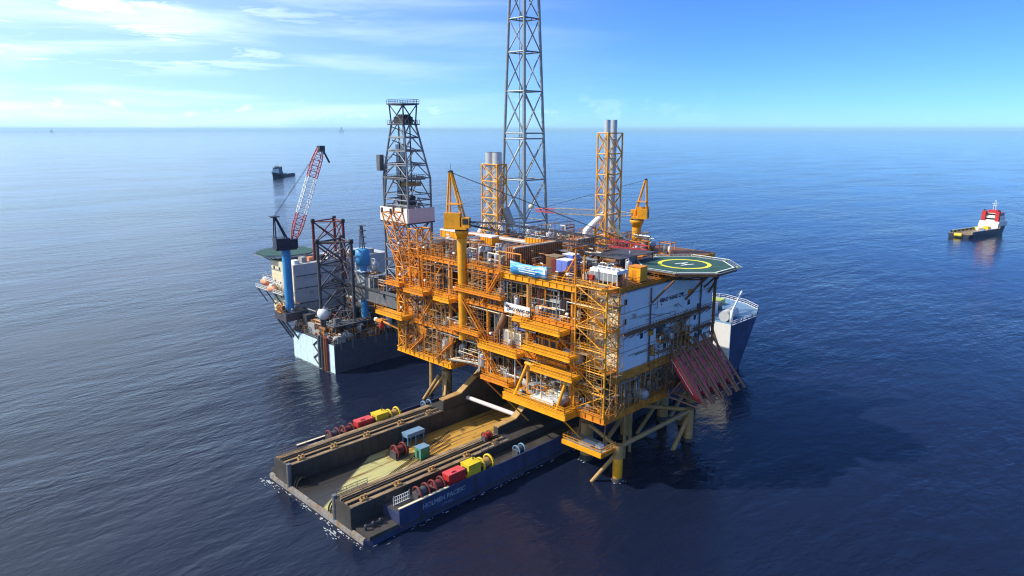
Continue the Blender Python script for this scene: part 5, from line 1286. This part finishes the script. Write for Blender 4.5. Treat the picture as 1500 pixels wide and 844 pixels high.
for k in range(10): box(jr, 'roof_unit', (qx0 + 1 + k * 3.2, 128 + (k % 3), qz1), (qx0 + 2.8 + k * 3.2, 130.4 + (k % 3), qz1 + 1.2 + .5 * (k % 2)), ('white', 'grey', 'lifeorange', 'dark')[k % 4])
box(jr, 'funnel_house', (-2, 138, qz1 - 3), (1.5, 141.6, qz1 + .1), 'lime')
hc2 = (3.5, 143)
MB().mat('helipad').prism([(hc2[0] + 9.8 * math.cos(R(22.5 + 45 * i)), hc2[1] + 9.8 * math.sin(R(22.5 + 45 * i))) for i in range(8)], 29.0, 29.4).build('helideck', jr)
MB().mat('galv').rail([(hc2[0] + 11 * math.cos(R(22.5 + 45 * i)), hc2[1] + 11 * math.sin(R(22.5 + 45 * i)), 28.8) for i in range(8)], .5, 1.5, .05, True).build('helideck_net', jr, 'stuff')
for i in range(8): cyl(jr, 'helideck_strut', (hc2[0] + 9 * math.cos(R(22.5 + 45 * i)), hc2[1] + 9 * math.sin(R(22.5 + 45 * i)), 29), (hc2[0] + 3.5 * math.cos(R(22.5 + 45 * i)), hc2[1] + 3.5 * math.sin(R(22.5 + 45 * i)), 25.5), .2, 'rigsteel', 6)
for k in range(2):
    t = thing('rig_lifeboat', 'orange enclosed lifeboat hung on the %s side davits of the rig' % ('upper' if k else 'lower'), 'lifeboat', (-6, 140, 19))
    yy = 137.5 + 4.5 * k; zz = 18.4 + 1.6 * k
    MB().mat('lifeorange').lathe((-5.2, yy - 2.2, zz), (0, 1, 0), [(.2, 0), (.9, .6), (1.15, 1.6), (1.15, 3.2), (.9, 4.2), (.2, 4.8)], 12).build('hull', t)
    MB().mat('white').box((-5.7, yy - .6, zz + .9), (-4.7, yy + 1.0, zz + 1.6)).build('canopy', t)
    for a in (-1.4, 1.8): MB().mat('white').path([(-2.9, yy + a, zz - .5), (-3.6, yy + a, zz + 2.4), (-5.2, yy + a, zz + 2.2)], .14, 6).build('davit', t)
# rig legs
def rigleg(label, c, ztop, w_, m, mtop, lev):
    t = thing('lattice_tower', label, 'tower', (c[0], c[1], 0)); rt = V((.7071, -.7071, 0)); fw = V((.7071, .7071, 0))
    ft_ = [V((c[0], c[1], -4)) + rt * -w_ / 2 - fw * w_ * .28, V((c[0], c[1], -4)) + rt * w_ / 2 - fw * w_ * .28, V((c[0], c[1], -4)) + fw * w_ * .56]
    hd_ = [p + V((0, 0, ztop + 4)) for p in ft_]
    tower(t, ft_, hd_, [i / lev for i in range(lev + 1)], .5, .24, m, 'X', n=6)
    for p in hd_: cyl(t, 'chord_cap', p - V((0, 0, .3)), p + V((0, 0, .9)), .7, mtop, 8)
rigleg('black triangular lattice leg at the near corner of the drilling rig', (-.1, 104.1), 37.6, 10.0, 'darksteel', 'dark', 6)
rigleg('maroon lattice leg top rising behind the black rig leg', (13.2, 129.8), 40.2, 10.0, 'maroon', 'dark', 6)
rigleg('grey lattice rig leg hidden mostly behind the drilling derrick', (52, 106), 30, 10.0, 'darksteel', 'dark', 6)
# rig cranes
def rigcrane(label, c, z0, z1, r_, tip):
    t = thing('rig_crane', label, 'crane', (c[0], c[1], z0)); x, y = c
    cyl(t, 'pedestal', (x, y, z0), (x, y, z1), r_, 'rigblue', 18)
    if tip:
        d = V((tip[0] - x, tip[1] - y, 0)).normalized(); s_ = V((-d.y, d.x, 0))
        M = MX.Translation((x, y, z1)) @ MX((d, s_, V((0, 0, 1)))).transposed().to_4x4()
        MB().mat('navy').box((-3.4, -2.6, 0), (2.8, 2.6, .6)).box((-3.2, -2.4, .6), (1.0, 2.4, 3.6)).build('machinery_house', t, M=M)
        cb = MB().mat('navy').box((1.0, -2.6, .4), (3.2, -.9, 3.2)).build('operator_cab', t, M=M); MB().mat('glass').box((3.2, -2.4, 1.2), (3.25, -1.1, 2.8)).build('window', cb, M=M)
        for yy in (-1.4, 1.4):
            MB().mat('navy').tube((.6, yy, 3), (-2.6, yy * .5, 10.2), .26, 6).build('a_frame_leg', t, M=M); MB().mat('navy').tube((-3, yy, 3), (-2.8, yy * .5, 10.2), .2, 6).build('a_frame_leg', t, M=M)
        MB().mat('navy').box((-4, -1.4, 10), (-1.4, 1.4, 10.3)).build('a_frame_head', t, M=M)
        a = M @ V((2.4, 0, 2)); e = V(tip); up = (e - a).cross(s_).normalized(); L = (e - a).length
        def seg(nm, t0, t1, mm, n):
            q = MB().mat(mm)
            for k in range(n):
                P4 = []
                for tt in (t0 + (t1 - t0) * k / n, t0 + (t1 - t0) * (k + 1) / n):
                    w2 = (.45 + .85 * min(1, tt * 7)) * (1 if tt < .85 else 1 - (tt - .85) * 3); p = a + (e - a) * tt
                    P4.append([p + s_ * w2 + up * w2, p - s_ * w2 + up * w2, p - s_ * w2 - up * w2, p + s_ * w2 - up * w2])
                A, B = P4
                for i in range(4):
                    j = (i + 1) % 4; q.tube(A[i], B[i], .15, 5, caps=False); q.tube(A[i], A[j], .08, 4, caps=False); q.tube(A[i], B[j], .08, 4, caps=False)
            q.build(nm, t)
        seg('boom_foot', 0, .30, 'red', 5); seg('boom', .30, .68, 'white', 7); seg('boom_tip', .68, .97, 'red', 5)
        MB().mat('darksteel').box((e.x - 1, e.y - 1, e.z - 1.6), (e.x + .8, e.y + .8, e.z + .2)).build('sheave_head', t)
        cyl(t, 'jib_arm', e, e + d * 2.4 + V((0, 0, -5)), .3, 'darksteel', 6)
        for o in (-.5, .5): cyl(t, 'hoist_rope', M @ V((-2.7, o, 10.2)), e + s_ * o, .05, 'rope', 5)
    else:
        MB().mat('rigblue').lathe((x, y, z1), (0, 0, 1), [(r_, 0), (r_ * 1.9, .6), (r_ * 1.9, 5.2), (r_, 5.6)], 18).build('turret', t)
        for k in range(3): cyl(t, 'mast_leg', (x + .8 * math.cos(k * 2.1), y + .8 * math.sin(k * 2.1), z1 + 5.4), (x + .3 * math.cos(k * 2.1), y + .3 * math.sin(k * 2.1), z1 + 12.6), .18, 'darksteel', 6)
        for z in (7, 9, 11, 12.4): box(t, 'mast_platform', (x - 1 + .04 * z, y - 1, z1 + z), (x + 1, y + 1, z1 + z + .15), 'darksteel')
        box(t, 'collar_platform', (x - 2, y - 2, z1 - 1.4), (x + 2, y + 2, z1 - 1.2), 'white')
br_ = MB().mat('darksteel').box((-11.5, 116.5, 12.2), (-4, 124, 14.6)).build('crane_sponson', jr)
for y in (117.5, 120.5, 123): cyl(br_, 'sponson_brace', (-11.2, y, 12.2), (-7.6, y - 1.5, 5.5), .3, 'rigsteel', 6)
MB().mat('rigsteel').rail([(-4, 116.7, 14.6), (-11.4, 116.7, 14.6), (-11.4, 123.8, 14.6)]).build('handrail', br_, 'stuff')
scatter(jr, -11, -5, 117, 123, 14.6, 9, 85, smin=.5, smax=.9)
scatter(jr, 4.5, 14.5, 89, 108, 24, 22, 86, smin=.8, smax=1.5); box(jr, 'pipe_deck', (3.8, 88.6, 23.9), (15.2, 110, 24.05), 'darksteel')
rigcrane('blue rig crane with tall red and white lattice boom', (-8.2, 120.2), 14.6, 34.2, 1.35, (4.2, 117.2, 65.0))
rigcrane('blue rig crane column with drum turret and dark mast', (6.4, 100.4), DZ, 29.4, 1.15, None)
# drilling derrick on its cantilever
dr = thing('drilling_derrick', 'dark grey drilling derrick with white wind wall behind the platform', 'derrick', (9, 80, 20))
x0, x1, y0, y1 = 5.4, 13.4, 75.4, 86.6
for x in (4.6, 14.2): bar(dr, 'cantilever_beam', (x, 73.5, 22), (x, 110, 22), 1.2, 4.0, 'rigsteel', 'ibeam')
for y in (75, 81, 87): bar(dr, 'cross_girder', (4, y, 23.2), (15, y, 23.2), .8, 1.8, 'rigsteel', 'ibeam')
tower(dr, rect(x0, x1, y0, y1, 24), rect(x0, x1, y0, y1, 45.4), [0, .33, .66, 1], .36, .2, 'derricksteel', 'X')
box(dr, 'drill_floor', (4.6, 74.8, 44.6), (14.2, 87.6, 45.0), 'darksteel')
ww = thing('wind_wall', 'white wind wall box round the drill floor of the derrick', 'wind wall', (9, 81, 45))
for k in range(6): box(ww, 'wall_sheet', (4.72, 75 + k * 2.12, 45), (4.9, 75 + k * 2.12 + 2.08, 48.9), 'white')
for k in range(5): box(ww, 'wall_sheet', (4.95 + k * 1.82, 74.72, 45), (4.95 + k * 1.82 + 1.79, 74.9, 48.9), 'pinkwhite')
for k in range(5): box(ww, 'wall_sheet', (4.95 + k * 1.82, 87.6, 45), (4.95 + k * 1.82 + 1.79, 87.75, 48.9), 'white')
marks(ww, 'faded_lettering', 9, .85, wallM((4.70, 83.0, 47.5), (0, -1, 0)), 'silver', 4)
tower(dr, rect(x0, x1, y0, y1, 45), rect(x0 + .1, x1 - .1, y0, y1, 57), [0, .5, 1], .3, .18, 'derricksteel', 'K')
xt0, xt1, yt0, yt1 = 6.6, 10.6, 77.8, 83.4
tower(dr, rect(x0 + .1, x1 - .1, y0, y1, 57), rect(xt0, xt1, yt0, yt1, 71.5), [0, .27, .52, .76, 1], .28, .17, 'derricksteel', 'K')
tower(dr, rect(xt0, xt1, yt0, yt1, 71.5), rect(xt0 - .3, xt1 + .3, yt0 - .3, yt1 + .3, 76.6), [0, 1], .2, .16, 'darksteel', 'X')
for z in (56.5, 71.2, 76.6):
    e = .8 if z < 60 else 0
    l_ = MB().mat('darksteel').box((xt0 - .8 - e, yt0 - .8 - e, z), (xt1 + .8 + e, yt1 + .8 + e, z + .2)); l_ = l_.build('service_platform', dr)
    MB().mat('rigsteel').rail([(xt0 - .8 - e, yt0 - .8 - e, z + .2), (xt1 + .8 + e, yt0 - .8 - e, z + .2), (xt1 + .8 + e, yt1 + .8 + e, z + .2), (xt0 - .8 - e, yt1 + .8 + e, z + .2)], closed=True, step=1).build('handrail', l_, 'stuff')
MB().mat('dark').box((7, 78.4, 71.4), (10.2, 82.8, 73.4)).build('crown_block', dr)
for k in range(5): cyl(dr, 'crown_sheave', (7.2 + k * .7, 80.6, 73.2), (7.5 + k * .7, 80.6, 73.2), .9, 'darksteel', 12)
cyl(dr, 'drill_line', (9, 80.6, 46), (9, 80.6, 71), .12, 'dark', 6); cyl(dr, 'guide_rail', (8, 82, 46), (8, 82, 71), .22, 'dark', 6); cyl(dr, 'guide_rail', (10, 79.6, 46), (10, 79.6, 71), .2, 'dark', 6)
MB().mat('tan').box((8, 78.6, 54.6), (12.6, 82, 55.8)).build('racking_board', dr)
MB().mat('grey').box((7, 77.5, 46), (11, 83, 49.5)).mat('dark').box((7.6, 78, 49.5), (10, 81, 52)).build('drawworks', dr)
scatter(dr, 6.5, 12.5, 76.5, 85.5, 45, 10, 91)
scatter(dr, 6.5, 12.5, 76.5, 85.5, 34, 8, 92); box(dr, 'sub_floor', (5, 75, 33.6), (14, 87, 34), 'darksteel')
cyl(dr, 'stand_pipe', (5.2, 86.8, 45), (5.8, 85.0, 62), .3, 'rigsteel', 8); MB().mat('rigsteel').box((4.2, 86.2, 58.8), (5.6, 87.8, 63.2)).build('stabbing_cabin', dr); bar(dr, 'cabin_bracket', (5.8, 84.0, 59.2), (5.0, 87.6, 59.2), .3, .3, 'rigsteel'); bar(dr, 'cabin_bracket', (6.1, 83.0, 62.6), (5.0, 87.6, 62.6), .25, .25, 'rigsteel')
for z in (49.5, 52.6, 60.4, 64.2, 67.8):
    f = (z - 57) / 14.5 if z > 57 else 0
    for a, b in zip(rect(x0 + (xt0 - x0) * f, x1 + (xt1 - x1) * f, y0 + (yt0 - y0) * f, y1 + (yt1 - y1) * f, z), rect(x0 + (xt0 - x0) * f, x1 + (xt1 - x1) * f, y0 + (yt0 - y0) * f, y1 + (yt1 - y1) * f, z)[1:] + rect(x0 + (xt0 - x0) * f, x1 + (xt1 - x1) * f, y0 + (yt0 - y0) * f, y1 + (yt1 - y1) * f, z)[:1]): cyl(dr, 'girt', a, b, .13, 'derricksteel', 6)
    cyl(dr, 'inner_brace', (7, 77.5, z), (11.5, 84, z + 3), .14, 'darksteel', 6); cyl(dr, 'inner_brace', (11.5, 77.5, z), (7, 84, z + 3), .14, 'darksteel', 6)
for k in range(24): cyl(dr, 'drill_stand', (8.2 + .35 * (k % 8), 83 + .45 * (k // 8), 45), (8.2 + .35 * (k % 8), 83 + .45 * (k // 8), 66), .1, 'darksteel', 5)

# ------------------------------------------------------------------ supply vessels
def vessel(name, label, L, B, hullm, deckm, housem, topm, M, stern=True):
    t = thing(name, label, 'supply vessel')
    # stations along x (bow at +x): (x, half beam deck, half beam waterline, deck height)
    st = [(-.5, .47, .42, 2.6), (-.42, .5, .48, 2.6), (.05, .5, .49, 2.6), (.14, .5, .48, 2.7), (.18, .5, .46, 5.6), (.3, .47, .38, 6.0), (.4, .36, .22, 6.8), (.47, .18, .06, 7.6), (.51, .02, .0, 8.2)]
    q = MB().mat(hullm); n = 6
    for x, b_, w_, h in st:
        q.v += [V((x * L, -w_ * B, -1)), V((x * L, -w_ * B * 1.0 - (b_ - w_) * B * .5, h * .5)), V((x * L, -b_ * B, h)), V((x * L, b_ * B, h)), V((x * L, w_ * B + (b_ - w_) * B * .5, h * .5)), V((x * L, w_ * B, -1))]
    for k in range(len(st) - 1):
        for i in range(n - 1):
            if i == 2: q.mat(deckm)
            else: q.mat(hullm)
            q.face([k * n + i, (k + 1) * n + i, (k + 1) * n + i + 1, k * n + i + 1])
    q.mat(hullm).face(list(range(n))[::-1]); q.build('hull', t)
    for s_ in (-1, 1):
        bar(t, 'bulwark', (-.44 * L, s_ * .485 * B, 3.4), (.16 * L, s_ * .485 * B, 3.6), .25, 1.7, hullm); bar(t, 'cargo_rail', (-.44 * L, s_ * .42 * B, 4.3), (.15 * L, s_ * .42 * B, 4.5), .3, .3, 'white')
        for k in range(7): box(t, 'rail_stanchion', ((-.42 + .09 * k) * L, s_ * .42 * B - .1, 2.62), ((-.42 + .09 * k) * L + .25, s_ * .42 * B + .1, 4.3), 'lime')
    box(t, 'cargo_deck', (-.44 * L, -.41 * B, 2.62), (.15 * L, .41 * B, 2.7), deckm)
    if stern: cyl(t, 'stern_roller', (-.505 * L, -.16 * B, 2.0), (-.505 * L, .16 * B, 2.0), 1.15, 'lemon', 14)
    h1 = box(t, 'deckhouse', (.17 * L, -.43 * B, 5.6), (.37 * L, .43 * B, 8.8), housem); h2 = box(t, 'upper_deckhouse', (.19 * L, -.36 * B, 8.8), (.35 * L, .36 * B, 11.6), housem)
    for k in range(6): box(h1, 'window', (.17 * L - .06, (-.36 + .13 * k) * B, 6.8), (.17 * L, (-.31 + .13 * k) * B, 7.6), 'glass')
    box(h2, 'window', (.19 * L - .08, -.32 * B, 9.8), (.19 * L, .32 * B, 10.9), 'glass')
    br = box(t, 'bridge', (.21 * L, -.34 * B, 11.6), (.33 * L, .34 * B, 14.4), housem)
    box(br, 'window', (.21 * L - .08, -.31 * B, 12.7), (.21 * L, .31 * B, 13.8), 'glass'); box(br, 'window', (.33 * L, -.31 * B, 12.7), (.33 * L + .08, .31 * B, 13.8), 'glass')
    for s_ in (-1, 1): box(br, 'window', (.22 * L, s_ * .34 * B - (.08 if s_ < 0 else 0), 12.7), (.32 * L, s_ * .34 * B + (.08 if s_ > 0 else 0), 13.8), 'glass')
    box(t, 'bridge_roof', (.205 * L, -.36 * B, 14.4), (.335 * L, .36 * B, 14.7), topm)
    for s_ in (-1, 1):
        fn = box(t, 'funnel', (.17 * L, s_ * .3 * B - 1.2, 8.8), (.205 * L, s_ * .3 * B + 1.2, 15.6), topm); cyl(fn, 'exhaust', (.187 * L, s_ * .3 * B, 15.6), (.187 * L, s_ * .3 * B, 16.8), .4, 'dark', 8)
    box(t, 'monkey_island', (.22 * L, -.2 * B, 14.7), (.3 * L, .2 * B, 16.2), topm)
    for k in range(3): cyl(t, 'mast_leg', (.26 * L + math.cos(k * 2.1), math.sin(k * 2.1), 16.2), (.26 * L + .3 * math.cos(k * 2.1), .3 * math.sin(k * 2.1), 23), .14, 'white', 6)
    cyl(t, 'mast_yard', (.26 * L, -2.2, 20.5), (.26 * L, 2.2, 20.5), .1, 'white', 6); box(t, 'radar_scanner', (.26 * L - .2, -1.4, 19), (.26 * L + .2, 1.4, 19.3), 'white')
    MB().mat('lemon').box((.1 * L, -1.6, 2.7), (.15 * L, 1.6, 5.4)).build('deck_winch', t); MB().mat('white').box((.155 * L, -.43 * B, 2.7), (.17 * L, .43 * B, 7.6)).build('aft_bulkhead', t)
    for k in range(4): MB().mat(('paleblue', 'tan', 'white', 'lime')[k]).box(((-.1 + .05 * k) * L, (-.3 + .18 * k) * B, 2.7), ((-.1 + .05 * k) * L + 2.4, (-.3 + .18 * k) * B + 2.2, 4.6)).build('deck_cargo', t)
    t.matrix_basis = M
    return t
def heading(stern, bow, L):
    s_, b_ = V(stern), V(bow); d = (b_ - s_).normalized(); c = s_ + d * L / 2
    return MX.Translation((c.x, c.y, -.3)) @ MX.Rotation(math.atan2(d.y, d.x), 4, 'Z')
vessel('supply_vessel', 'supply vessel with white bridge, red funnels and yellow stern roller, far right', 56, 14.5, 'navy', 'skid', 'white', 'red', heading((428, 38, 0), (484, 24, 0), 56))
vessel('supply_vessel', 'dark grey-blue supply vessel seen side-on near the drilling rig crane', 62, 14, 'navy', 'darksteel', 'paleblue', 'darksteel', heading((436, 957, 0), (379, 914, 0), 62), False)
# far rigs on the horizon
def farrig(label, x, y, h):
    t = thing('distant_rig', label, 'rig', (x, y, 0))
    MB().mat('rigsteel').box((x - h * .45, y - h * .3, h * .18), (x + h * .45, y + h * .3, h * .3)).build('deck', t)
    for a in (-.35, .35):
        for b_ in (-.22, .22): cyl(t, 'leg', (x + a * h, y + b_ * h, -1), (x + a * h, y + b_ * h, h * .2), h * .04, 'rigsteel', 6)
    tower(t, rect(x - h * .1, x + h * .1, y - h * .1, y + h * .1, h * .3), rect(x - h * .03, x + h * .03, y - h * .03, y + h * .03, h), [0, .35, .7, 1], h * .02, h * .012, 'rigsteel', 'X')
def bearing(px, dist):
    a = math.atan2(px - 750, 1056); return (-110 + dist * math.cos(R(45) - a), -80 + dist * math.sin(R(45) - a))
fx, fy = bearing(500, 22000); farrig('tiny far-off rig silhouette on the horizon left of the derrick', fx, fy, 150)
fx, fy = bearing(75, 22000); farrig('faint speck of a rig on the hazy horizon at far left', fx, fy, 90)
# white water washing along the stern
fr = random.Random(3); q = MB().mat('foam')
for k in range(150):
    t_ = fr.random(); x = -51.7 - abs(fr.gauss(0, .45)); y = 14 + 36.5 * t_; r_ = fr.uniform(.05, .2)
    if k < 34: x = -52.6 - abs(fr.gauss(0, .8)); y = 22 + fr.gauss(0, 1.2)
    if 34 <= k < 60: x = -52.2 - abs(fr.gauss(0, .7)); y = 47.5 + fr.gauss(0, 1.6)
    b = len(q.v); n = 7
    for i in range(n):
        an = 2 * math.pi * i / n; rr = r_ * fr.uniform(.4, 1.5); q.v.append(V((x + math.cos(an) * rr * .6, y + math.sin(an) * rr * 2.0, .05 + .03 * (i % 2))))
    q.v.append(V((x, y, .10)))
    for i in range(n): q.face([b + i, b + (i + 1) % n, b + n], True)
def fleck(x, y, sx_, sy_):
    b = len(q.v); n = 7
    for i in range(n):
        an = 2 * math.pi * i / n; rr = fr.uniform(.5, 1.4); q.v.append(V((x + math.cos(an) * rr * sx_, y + math.sin(an) * rr * sy_, .05)))
    q.v.append(V((x, y, .09)))
    for i in range(n): q.face([b + i, b + (i + 1) % n, b + n], True)
for k in range(110): fleck(fr.uniform(-50, 70), Y0 - .25 - abs(fr.gauss(0, .35)), fr.uniform(.1, .6), fr.uniform(.04, .1))
for (lx, ly, lr) in [(x, y, 1.4) for x in (1.5, 16, 31) for y in (8.6, 55.6)] + [(-2, -2.3, 1.05), (25, -2.3, 1.05)]:
    for k in range(9): an = fr.uniform(0, 6.28); rr = lr + abs(fr.gauss(.1, .3)); fleck(lx + math.cos(an) * rr, ly + math.sin(an) * rr, fr.uniform(.08, .3), fr.uniform(.08, .3))
for k in range(60): fleck(-8.4 - abs(fr.gauss(0, .3)), fr.uniform(96, 119), fr.uniform(.05, .12), fr.uniform(.1, .6))
fm = q.build('foam'); tag(fm, 'pale broken foam along the ship, legs and rig waterlines', 'foam', kind='stuff')

# ------------------------------------------------------------------ sea haze
hz = bpy.data.materials.new('sea_haze'); hz.use_nodes = True; t_ = hz.node_tree; t_.nodes.clear()
pv = t_.nodes.new('ShaderNodeVolumePrincipled'); pv.inputs['Color'].default_value = (.5, .82, 1.0, 1); pv.inputs['Density'].default_value = 3.5e-5; pv.inputs['Anisotropy'].default_value = 0.0
ou = t_.nodes.new('ShaderNodeOutputMaterial'); t_.links.new(pv.outputs[0], ou.inputs['Volume'])
MATS['haze'] = hz
hb = MB().mat('haze').box((-45100, -45100, -6), (45100, 45100, 138)).build('haze'); tag(hb, 'thin pale blue haze over the far sea', 'haze', kind='stuff')
